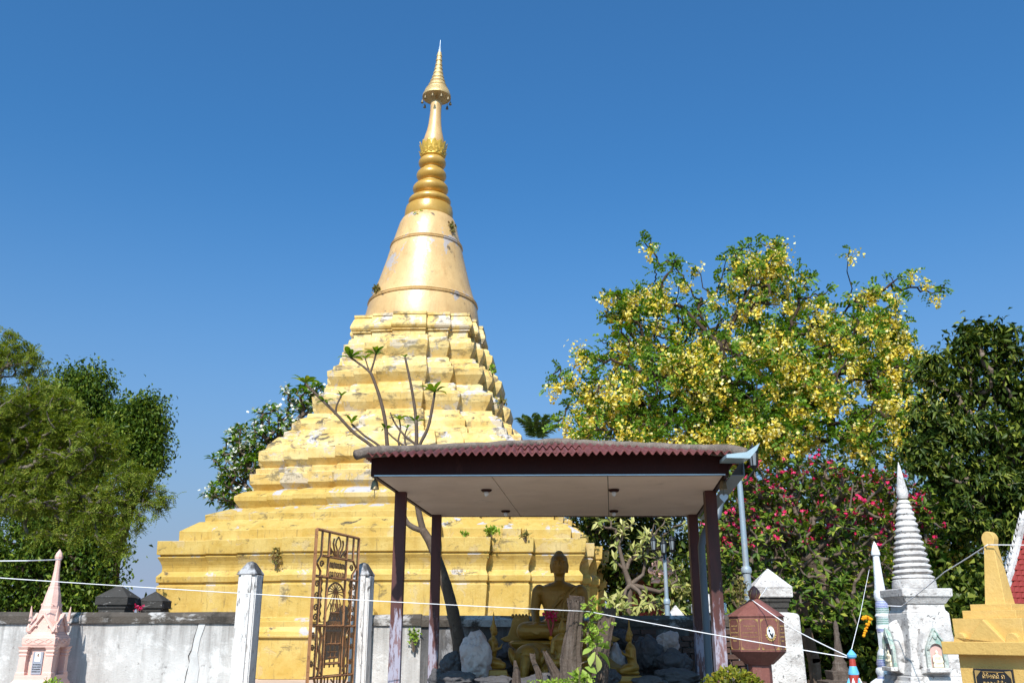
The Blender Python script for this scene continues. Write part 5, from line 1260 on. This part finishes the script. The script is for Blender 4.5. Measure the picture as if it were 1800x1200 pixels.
def tree(name, label, cat, guides_px, blobs, Y, ntips, dm=1.0, bark=m_bark, rtip=.012, group=None, seg=2, surf=.55, wig=.1, power=.42, bias=.35, rmax=9):
    guides = [[tuple(P(g[0], g[1], Y + (g[2] if len(g) > 2 else 0))) for g in gl_] for gl_ in guides_px]
    b0 = guides[0][0]; guides[0] = [(b0[0], b0[1], 0.0)] + guides[0]
    tips = blob_pts(blobs, ntips, Y, dm, surf); t = thing(name, label, cat, (b0[0], b0[1], 0), 0, group); loc = (b0[0], b0[1], 0)
    A, par, ends = skeleton(guides, tips, wig, seg, bias); branch_mesh('trunk', A, par, bark, t, loc, rtip, power, rmax)
    return t, loc, A, par, ends
def sub(a, f): return a[rng.random(len(a)) < f]

# golden shower tree
GT = [(1325, 1090), (1322, 950), (1310, 830), (1300, 775)]
g = [GT, [(1300, 775), (1240, 735), (1190, 690), (1145, 655), (1120, 600), (1100, 575)], [(1300, 775), (1285, 690, -.5), (1268, 610, -1), (1300, 540, -1), (1340, 470, -.5)],
     [(1300, 775), (1370, 735, .5), (1420, 700, 0), (1480, 680, -1), (1540, 640, -1)], [(1370, 735, .5), (1440, 620, 1), (1490, 540, 1)], [(1190, 690), (1110, 720, -1), (1040, 740, -1)], [(1268, 610, -1), (1200, 540, -.5)]]
bl = [(1330, 545, 120, 105, 0), (1150, 585, 95, 90, 0), (1070, 655, 80, 85, -.5), (1190, 690, 140, 85, -2), (1320, 670, 150, 90, -2), (1450, 620, 125, 105, -1), (1525, 570, 75, 85, 0), (1335, 450, 55, 45, 0), (1140, 428, 26, 22, 0, .6), (1600, 408, 28, 9, 0, .4), (1648, 503, 22, 12, 0, .4), (1570, 650, 70, 80, 0), (1490, 460, 40, 50, 0, .4), (1585, 495, 50, 22, 0, .3),
      (1190, 475, 55, 34, 0, .45), (1060, 745, 95, 45, -1), (1450, 740, 150, 60, -2.5), (1570, 760, 100, 70, -1), (1100, 540, 60, 45, 0, .6), (1560, 430, 35, 25, 0, .25), (1150, 425, 20, 14, 0, .4), (985, 690, 30, 60, 0, .4), (1180, 760, 140, 40, -2.5), (1320, 770, 120, 45, -3), (1640, 720, 55, 70, -1, .8), (1630, 800, 60, 50, -1, .8)]
t, loc, A, par, ends = tree('golden_shower_tree', 'large tree full of hanging yellow blossom right of the chedi', 'tree', g, bl, 27, 1450, 1.0, m_bark_d, .011, bias=.25, power=.40, wig=.14)
d = tipdir(A, par, ends)
mesh_from('crown', pinnate(A[ends], d, 4, 4, .30, .125, .36, .4), LF, L_cassia, t, loc)
mids = par[ends]
mesh_from('inner_leaves', clumps(sub(A[mids], .3), 7, .16, .13, .36), LF, L_cassia, t, loc)
fp = A[ends]; xs = (fp[:, 0] - fp[:, 0].min()) / np.ptp(fp[:, 0])
keep = np.array([noise.noise((p[0] * .85, p[1] * .85, p[2] * .85)) * 1.2 for p in fp]) + rng.normal(size=len(fp)) * .14 + .35 * np.minimum(xs - .3, .25)
fp = fp[keep > .0]
mesh_from('blossom', racemes(fp + rng.normal(size=fp.shape) * .1, 60, .50, .15, .095), LF, Y_flower, t, loc)
# second cassia, low behind the ringed stupa
t, loc, A, par, ends = tree('golden_shower_tree', 'low yellow blossoming tree seen between white stupa and red temple roof', 'tree', [[(1640, 1130), (1645, 1060), (1650, 980)]],
     [(1630, 950, 80, 75), (1700, 1010, 45, 60), (1680, 870, 60, 50), (1560, 1010, 70, 60), (1740, 900, 40, 50)], 23, 420, 1.0, m_bark_d, .012)
mesh_from('crown', pinnate(A[ends], tipdir(A, par, ends), 3, 4, .30, .15, .38, .4), LF, L_cassia, t, loc); mesh_from('blossom', racemes(sub(A[ends], .5), 40, .5, .10, .075), LF, Y_flower, t, loc)
# dark broadleaf on the right
g = [[(1840, 1130), (1830, 950), (1810, 850)], [(1810, 850), (1760, 760), (1740, 660)], [(1810, 850), (1740, 860), (1690, 850)], [(1810, 850), (1830, 740), (1820, 640)]]
t, loc, A, par, ends = tree('broadleaf_tree', 'dark glossy broadleaf tree at the right edge beside the yellow blossom', 'tree', g,
     [(1640, 660, 34, 36), (1635, 735, 42, 44), (1620, 800, 36, 36), (1740, 590, 42, 35), (1700, 625, 45, 35), (1785, 620, 40, 40), (1740, 670, 55, 35), (1800, 690, 50, 50), (1690, 700, 35, 30, 0, .7), (1720, 760, 60, 38), (1790, 780, 55, 45), (1680, 830, 50, 35), (1740, 840, 50, 40), (1800, 870, 60, 50), (1690, 900, 45, 40), (1760, 930, 60, 40), (1660, 780, 35, 35, 0, .6), (1850, 750, 60, 120)], 21, 640, 1.0, m_bark, .010, surf=.5)
mesh_from('crown', np.concatenate([rosettes(A[ends], unit(tipdir(A, par, ends) + np.array([[0, -.15, .25]])), 16, .22, .17, .65), clumps(A[ends], 10, .16, .19, .2, .4, -.9)]), LF, L_dark, t, loc); mesh_from('inner_leaves', clumps(sub(A[par[ends]], .6), 12, .2, .17, .28), LF, L_dark, t, loc)
# trees that close the background on the right
for nm, lab, g, bl, Y, n in (
    ('shade_tree', 'dark shade tree behind the statue and the lamp post', [[(1080, 1120), (1085, 1000)]], [(1060, 960, 90, 70), (1150, 1010, 110, 80), (1100, 900, 110, 60), (1010, 1000, 40, 60)], 30, 420),
    ('low_shrub', 'dark low shrubbery behind the maroon tomb and enamel post', [[(1470, 1180), (1470, 1150)]], [(1440, 1120, 70, 45), (1520, 1130, 60, 45), (1380, 1140, 40, 40), (1600, 1120, 70, 50)], 18.5, 420),
    ('low_shrub', 'dark low shrubbery between the white stupa and ochre tomb', [[(1700, 1150), (1700, 1110)]], [(1680, 1080, 60, 50), (1740, 1060, 50, 50), (1640, 1130, 60, 40)], 19.5, 300),
    ('shade_tree', 'dark shade tree behind the pink blossoming shrub', [[(1420, 1130), (1420, 980)]], [(1330, 960, 120, 110), (1470, 930, 150, 120), (1400, 1060, 160, 60), (1590, 1060, 90, 70), (1250, 1040, 90, 70)], 24, 800)):
    t, loc, A, par, ends = tree(nm, lab, 'tree' if 'tree' in nm else 'shrub', g, bl, Y, n, .7, m_bark_d, .012, group='dark trees closing the garden')
    mesh_from('crown', clumps(A[ends], 26, .28, .18, .3, .3), LF, L_dark, t, loc)
# pink frangipani
g = [[(1432, 1160), (1415, 1100), (1408, 1060)], [(1408, 1060), (1360, 1010), (1320, 950), (1300, 890)], [(1408, 1060), (1420, 980, -.5), (1410, 900, -.5)], [(1408, 1060), (1480, 1010), (1540, 950), (1580, 890)], [(1420, 980, -.5), (1490, 920, -1), (1500, 850, -1)], [(1360, 1010), (1300, 1000, -.5), (1260, 960, -.5)], [(1480, 1010), (1560, 1010, -.5), (1630, 960, -.5)]]
bl = [(1440, 890, 150, 75, -.3), (1330, 900, 90, 90), (1540, 900, 95, 85), (1620, 920, 45, 60), (1440, 970, 190, 70, -1), (1280, 960, 50, 80, -.3), (1330, 1050, 75, 55, -1), (1540, 1020, 85, 60, -1), (1440, 1060, 90, 50, -1.4), (1300, 835, 55, 30), (1420, 825, 90, 25)]
t, loc, A, par, ends = tree('pink_frangipani', 'spreading frangipani with small pink flowers and bare brown branches', 'tree', g, bl, 16.5, 950, .9, m_bark_f, .0135, surf=.6, wig=.12, power=.28, rmax=.11)
d = unit(tipdir(A, par, ends) + np.array([[0, -.1, .5]]))
mesh_from('crown', rosettes(A[ends], d, 9, .15, .2), LF, L_frang, t, loc)
up_ = ends[(A[ends][:, 2] > np.quantile(A[ends][:, 2], .35))]; dd_ = unit(A[up_] - A[par[up_]] + np.array([[0, -.1, .3]])); kp = rng.random(len(up_)) < .42
mesh_from('blossom', blooms(A[up_][kp], dd_[kp], 4, .042, .035), LF, K_flower, t, loc)
# pale frangipani behind the statue
g = [[(1105, 1095), (1106, 1050), (1108, 1028)], [(1108, 1028), (1098, 1000), (1088, 960), (1082, 930)], [(1108, 1028), (1130, 1010), (1140, 960), (1150, 920)], [(1098, 1000), (1080, 985), (1078, 970)], [(1108, 1028), (1160, 1040), (1190, 1020)]]
bl = [(1085, 925, 40, 20), (1090, 975, 25, 28), (1130, 960, 45, 32), (1110, 1060, 45, 24, -.5), (1175, 930, 32, 22), (1165, 1072, 32, 20, -.5), (1190, 1030, 22, 30), (1040, 915, 20, 10)]
t, loc, A, par, ends = tree('pale_frangipani', 'frangipani with pale yellow leaves and grey forked branches behind the statue', 'tree', g, bl, 16.6, 70, .7, m_bark_f, .011, power=.32, rmax=.09, wig=.15)
mesh_from('crown', rosettes(A[ends], unit(tipdir(A, par, ends) + np.array([[0, -.4, .3]])), 7, .18, .17), LF, L_pale, t, loc)
# white frangipani beyond the chedi
g = [[(470, 1080), (470, 950), (465, 900)], [(465, 900), (430, 850), (400, 810)], [(465, 900), (480, 820), (490, 740)], [(490, 740), (540, 710)]]
bl = [(410, 815, 45, 38), (440, 770, 48, 30), (395, 865, 38, 26), (485, 740, 45, 32), (530, 700, 38, 28), (460, 820, 50, 50), (560, 690, 25, 18), (440, 880, 50, 20)]
t, loc, A, par, ends = tree('white_frangipani', 'frangipani with white flower clusters behind the left flank of the chedi', 'tree', g, bl, 38, 420, .8, m_bark_f, .02, power=.3, rmax=.2)
d = unit(tipdir(A, par, ends) + np.array([[0, 0, .5]]))
mesh_from('crown', rosettes(A[ends], d, 8, .32, .18), LF, L_cassia, t, loc); kp = rng.random(len(ends)) < .4; mesh_from('blossom', blooms(A[ends][kp], d[kp], 6, .08, .10), LF, W_flower, t, loc)
# palm
pk_ = P(942, 775, 44); t = thing('palm_tree', 'feather palm crown just visible right of the chedi', 'palm', (pk_.x, 44, 0))
Bd().tube([(0, 0, 0), (.1, 0, pk_.z * .5), (0, 0, pk_.z)], [.22, .17, .14], 10).obj('trunk', m_bark, t, smooth=True)
for i in range(13):
    a = 2 * math.pi * i / 13 + .2; el2 = rng.uniform(.75, 1.45); d0 = np.array([math.cos(a) * math.cos(el2), math.sin(a) * math.cos(el2), math.sin(el2)]); L = 2.1
    ts = np.linspace(.1, 1, 26); c = np.array([0, 0, pk_.z]) + d0 * ts[:, None] * L - np.array([0, 0, 1.]) * (ts[:, None] ** 2) * L * .45
    sd = unit(np.cross(d0, np.array([0, 0, 1.]))[None])[0]; out = []
    for sg in (-1, 1): out.append(leaves(c, sd * sg * .7 + d0 * .8 - np.array([0, 0, .3]) + rng.normal(size=(26, 3)) * .08, np.array([[0, 0, 1.]]).repeat(26, 0), np.full(26, .55), np.full(26, .028), .2, .3))
    mesh_from('frond', np.concatenate(out), LF, L_palm, t, (0, 0, 0))
# left trees
for lab, g, bl, Y, n in (
    ('dense green tree with a rounded top behind the feathery tree, far left', [[(90, 1130), (95, 1000), (100, 850)]], [(120, 720, 75, 65), (60, 760, 80, 80), (150, 690, 48, 48), (100, 830, 100, 60), (190, 760, 35, 50)], 31, 620),
    ('narrow dense green tree nearest the chedi on the left', [[(185, 1130), (200, 980), (235, 860)]], [(250, 730, 33, 34), (245, 780, 36, 48), (252, 812, 28, 28), (220, 760, 25, 45)], 30, 330),
    ('dark bushy tree low behind the long wall at left', [[(90, 1130), (95, 1060), (100, 1000)]], [(60, 960, 90, 70), (160, 980, 50, 75), (40, 1040, 80, 40), (140, 1050, 60, 30), (120, 920, 80, 50)], 24, 520)):
    t, loc, A, par, ends = tree('dense_tree', lab, 'tree', g, bl, Y, n, .8, m_bark_d, .012, group='dense trees left of the chedi', surf=.7)
    kk = Y / 30; mesh_from('crown', np.concatenate([rosettes(A[ends], unit(tipdir(A, par, ends) + np.array([[0, -.1, .3]])), 14, .17 * kk, .2, .5), clumps(A[ends], 34, .24 * kk, .14 * kk, .24, .35, -.7)]), LF, L_mango, t, loc); mesh_from('inner_leaves', clumps(A[par[ends]], 16, .28, .15, .3), LF, L_mango, t, loc)
# feathery tree
g = [[(-110, 1150), (-90, 1000), (-60, 880)], [(-60, 880), (20, 840), (90, 800), (150, 790), (200, 810)], [(-60, 880), (20, 740), (80, 690)], [(-60, 880), (40, 900), (130, 880), (220, 870)], [(-60, 880), (-20, 700), (10, 610)], [(90, 800), (140, 870), (170, 930)]]
bl = [(60, 730, 90, 70), (140, 790, 80, 55), (220, 850, 55, 38), (60, 860, 100, 60), (170, 890, 75, 42), (20, 640, 60, 42), (265, 878, 38, 22, 0, .8), (0, 770, 70, 90), (240, 920, 32, 30, 0, .4), (200, 950, 50, 24, 0, .4), (100, 930, 80, 30, 0, .5), (10, 590, 20, 18, 0, .5), (50, 610, 26, 12, 0, .4)]
t, loc, A, par, ends = tree('feathery_tree', 'big feathery light green tree overhanging from the left edge', 'tree', g, bl, 17.5, 900, .7, m_twig, .0052, surf=.4, wig=.12, power=.42)
d = unit(tipdir(A, par, ends) * .7 + np.array([[.5, -.2, .05]]))
mesh_from('crown', np.concatenate([pinnate(A[ends], d, 6, 7, .19, .06, .17, .3), pinnate(A[par[ends]], d, 2, 7, .20, .06, .17, .35)]), LF, L_feather, t, loc)

# young frangipani growing behind the pavilion: each leaf its own piece
FY = 13.2
fb = P(806, 1135, FY); ft = thing('bare_frangipani', 'tall bare frangipani with few leaf tufts rising behind the pavilion roof', 'tree', (fb.x, FY, 0))
bbd = Bd()
def stem(pts, r0, r1, mb=bbd):
    pp = [P(p[0], p[1], FY + (p[2] if len(p) > 2 else 0)) - Vector((fb.x, FY, 0)) for p in pts]; out = []
    n = len(pp)
    for i in range(n - 1):
        p0, p1, p2, p3 = pp[max(i - 1, 0)], pp[i], pp[i + 1], pp[min(i + 2, n - 1)]
        for j in range(5):
            t = j / 5; out.append(.5 * ((2 * p1) + (p2 - p0) * t + (2 * p0 - 5 * p1 + 4 * p2 - p3) * t * t + (3 * p1 - p0 - 3 * p2 + p3) * t ** 3))
    out.append(pp[-1]); k = mpp(800, FY); m_ = len(out)
    mb.tube(out, [(r0 + (r1 - r0) * i / (m_ - 1)) * k * (1 + .12 * noise.noise((i * .9, r0, pts[0][0]))) for i in range(m_)], 9)
stem([(812, 1330), (808, 1150), (803, 1110), (790, 1050), (775, 1000), (757, 955), (742, 930)], 13, 6.6)
stem([(744, 934), (737, 905), (733, 880), (729, 840), (732, 785), (731, 735), (723, 680), (712, 628)], 6.0, 1.87)
stem([(742, 932), (724, 925), (712, 912), (704, 880), (690, 830), (681, 785), (677, 740), (668, 700), (656, 665), (651, 654)], 5.0, 2.45)
stem([(652, 656), (640, 645), (626, 635), (616, 628)], 2.18, 1.73); stem([(651, 655), (656, 640), (661, 622)], 2.04, 1.58); stem([(649, 653), (645, 640), (642, 630)], 1.50, 1.08)
stem([(704, 880), (690, 840), (660, 790), (622, 760), (590, 726), (560, 697), (536, 674)], 3.74, 2.16); stem([(590, 726), (592, 712), (600, 696)], 2.04, 1.44); stem([(590, 728), (580, 715), (571, 706)], 2.04, 1.30)
stem([(690, 840), (672, 790), (640, 765), (618, 745)], 2.72, 1.73)
stem([(729, 840), (735, 790), (752, 752), (760, 715), (764, 690)], 3.40, 2.16); stem([(729, 840), (735, 790), (712, 766), (695, 745), (686, 725)], 2.72, 1.30); stem([(733, 850), (702, 785), (704, 755), (702, 737)], 2.04, 1.30); stem([(733, 850), (714, 785), (712, 765), (716, 752)], 2.04, 1.15); stem([(712, 785), (690, 768), (678, 755)], 2.04, 1.08)
bbd.obj('trunk', m_bark_s, ft, smooth=True)
lm = []
for v in range(3):
    b = Bd(); L, W = 1.0, .17
    rows_ = [(0, .12, 0), (.2, .55, .02), (.45, .95, .02), (.65, 1, -.02), (.85, .6, -.08), (1, .03, -.16 - .05 * v)]
    vv = []; ff = []
    for y_, w_, z_ in rows_: vv += [(-W * w_, y_, z_ + .06 * w_), (0, y_, z_), (W * w_, y_, z_ + .06 * w_)]
    for i in range(5): ff += [(i * 3, i * 3 + 1, i * 3 + 4, i * 3 + 3), (i * 3 + 1, i * 3 + 2, i * 3 + 5, i * 3 + 4)]
    me = bpy.data.meshes.new('leaf'); me.from_pydata(vv, [], ff); me.update(); me.materials.append(L_fresh); me.polygons.foreach_set('use_smooth', [True] * len(ff)); lm.append(me)
def leaf_obj(parent, p, dirv, L, me=None, roll=0.0, name='leaf'):
    o = bpy.data.objects.new(name, me or random.choice(lm)); col.objects.link(o); o.parent = parent; o.location = p
    q = Vector(dirv).to_track_quat('Y', 'Z'); o.rotation_mode = 'QUATERNION'; o.rotation_quaternion = q @ Euler((0, roll, 0)).to_quaternion(); o.scale = (L, L, L); return o
def tuft(px, py, dy, n, L, up=.8):
    p = P(px, py, FY + dy) - Vector((fb.x, FY, 0))
    for i in range(n):
        a = 2 * math.pi * (i + random.random() * .5) / n; e = random.uniform(.1, up)
        leaf_obj(ft, p, (math.cos(a) * math.cos(e), math.sin(a) * math.cos(e), math.sin(e)), L * random.uniform(.7, 1.1), roll=random.uniform(-.4, .4))
for a in ((616, 629, 0, 9, .24), (661, 623, 0, 9, .20), (642, 630, 0, 6, .15), (712, 628, 0, 4, .09), (535, 673, 0, 11, .25), (764, 690, 0, 11, .26, 1.2), (600, 696, 0, 6, .13), (571, 706, 0, 5, .15), (618, 744, 0, 7, .17, 1.2), (702, 738, 0, 7, .17), (716, 752, 0, 6, .13), (730, 742, 0, 5, .15), (678, 755, 0, 6, .14)): tuft(*a)

# leafy vine and weeds by the stumps
vp = P(1040, 1130, 9.8); vt = thing('leafy_vine', 'climbing vine with large pale green leaves between the two stumps', 'vine', (vp.x, 9.8, 0))
vb = Bd(); vleaf = lm[0].copy(); vleaf.materials.clear(); vleaf.materials.append(L_vine)
def vpt(x, y, dy=0): return P(x, y, 9.75 + dy) - Vector((vp.x, 9.8, 0))
vb.tube([vpt(1036, 1300), vpt(1038, 1180), vpt(1032, 1120), vpt(1038, 1080), vpt(1040, 1050)], [.016, .014, .012, .009, .004], 6)
vb.tube([vpt(1036, 1170), vpt(1050, 1130), vpt(1056, 1095), vpt(1052, 1075)], [.01, .009, .007, .003], 6); vb.tube([vpt(1036, 1160), vpt(1022, 1165), vpt(1018, 1180)], [.008, .006, .004], 5)
vb.obj('stem', m_bark, vt)
for x, y, dx, dz, L in ((1046, 1145, -.5, -.9, .17), (1048, 1150, .15, -1, .19), (1050, 1145, .7, -.7, .24), (1042, 1140, -.9, -.3, .14), (1050, 1135, .9, .0, .16), (1046, 1128, .4, .6, .12), (1022, 1172, -.8, -.4, .16), (1024, 1176, .3, -.9, .18), (1028, 1172, .8, -.3, .15), (1020, 1186, -.6, -.8, .17), (1028, 1190, .4, -.8, .18), (1036, 1130, -.8, .5, .12)):
    o = leaf_obj(vt, vpt(x, y, -.06), (dx, -.45, dz), L, me=vleaf, roll=random.uniform(-.9, .9)); o.scale = (L * 1.5, L * .9, L)
n = 70; pos = np.array([tuple(vpt(1040 + random.gauss(4, 12), random.uniform(1048, 1135), random.uniform(-.1, .05))) for _ in range(n)]); pos[:, 0] += vp.x; pos[:, 1] += 9.8
mesh_from('leaflets', pinnate(pos, rdir(n), 1, 4, .07, .035, .35, .3), LF, L_weed, vt, (vp.x, 9.8, 0))['kind'] = 'stuff'
def weeds(px, py, wpx, hpx, Y, n, L, m, label, name='weed_clump', W=.3, cat='plant', group=None, base=None):
    c = P(px, py, Y); k = mpp(py, Y); pos = np.stack([c.x + rng.normal(size=n) * wpx * k * .5, Y + rng.normal(size=n) * wpx * k * .35, c.z + rng.random(n) * hpx * k], 1)
    t = thing(name, label, cat, (c.x, Y, c.z), 0, group); mesh_from('leaves', leaves(pos, rdir(n, .5), rdir(n, 1.0), L * rng.uniform(.5, 1.2, n), L * W * rng.uniform(.7, 1.2, n)), LF, m, t, (c.x, Y, c.z))
    b = Bd()
    for i in range(min(14, n // 3)): p = pos[i]; b.tube([(random.uniform(-.2, .2) * wpx * k, 0, -.12 if base is None else base - c.z), tuple(p - np.array((c.x, Y, c.z)))], .004, 4)
    b.obj('stems', m_bark, t); return t
weeds(985, 1206, 46, 10, 9.4, 420, .035, L_weed, 'low bright green weeds at the foot of the tall stump', base=.1)
weeds(1022, 1200, 16, 14, 9.3, 60, .07, L_weed, 'pale broad-leaved weeds right of the tall stump foot', base=.1)
weeds(90, 1204, 16, 8, 12.1, 60, .06, L_weed, 'small yellow-green weed at the foot of the pink shrine', base=.0)
weeds(727, 1130, 8, 24, 13.82, 60, .07, L_weed, 'green weed hanging on the wall right of the gate')
# rounded hedge bush
hp = P(1290, 1200, 8.8); hk = mpp(1190, 8.8)
t = thing('clipped_bush', 'rounded yellow-green bush in front of the maroon tomb', 'bush', (hp.x, 8.8, 0)); pos = []
for i in range(2600):
    d = rng.normal(size=3); d /= np.linalg.norm(d); r_ = (.75 + .25 * rng.random()) * (1 + .12 * noise.noise(tuple(d * 2.5)))
    pos.append((hp.x + d[0] * r_ * 62 * hk, 8.8 + d[1] * r_ * 45 * hk, hp.z - .12 + d[2] * r_ * 48 * hk))
pos = np.array(pos); mesh_from('foliage', leaves(pos, rdir(len(pos), .3), rdir(len(pos), 1), .042, .013), LF, L_hedge, t, (hp.x, 8.8, 0))
b = Bd()
for i in range(40): p = pos[i * 40]; b.tube([(random.uniform(-.1, .1), random.uniform(-.1, .1), 0), ((p[0] - hp.x) * .5, (p[1] - 8.8) * .5, p[2] * .6), (p[0] - hp.x, p[1] - 8.8, p[2])], [.012, .008, .003], 4)
b.obj('stems', m_bark, t)
# weeds rooted on the chedi
for px, py, w, h, Y, n, L, m, lab in (
    (662, 515, 7, 12, 30.6, 70, .16, L_dry, 'dry weed tuft on the left side of the bell'), (739, 380, 10, 8, 31.0, 60, .13, L_weed, 'green weed tuft at the foot of the spire rings'),
    (795, 408, 6, 16, 31.1, 60, .14, L_dry, 'brown weed hanging on the upper right of the bell'), (866, 655, 5, 12, 28.9, 40, .14, L_weed, 'small weed on an upper right terrace of the chedi'),
    (882, 712, 9, 10, 28.0, 50, .15, L_dry, 'dry weed on the right terrace corner of the chedi'), (864, 938, 12, 10, 25.35, 90, .14, L_weed, 'green weed on the plinth ledge under the pavilion eaves'),
    (857, 975, 9, 26, 25.3, 100, .13, L_dry, 'yellowing weed hanging from the plinth cornice'), (818, 942, 6, 7, 25.35, 40, .11, L_weed, 'tiny weed on the plinth ledge left of the others'),
    (924, 944, 7, 8, 25.3, 50, .12, L_dry, 'small weed on the plinth ledge right of the others'), (485, 990, 8, 28, 25.5, 80, .10, L_dry, 'dry creeper on the plinth beside the left gate pillar'),
    (243, 1072, 9, 8, 16.0, 34, .05, K_flower, 'pink potted flowers behind the wall near the blackened pillars'), (1300, 1060, 14, 40, 12.2, 120, .07, L_dry, 'dry shrub at the foot of the lamp post')):
    weeds(px, py, w, h, Y, n, L, m, lab)
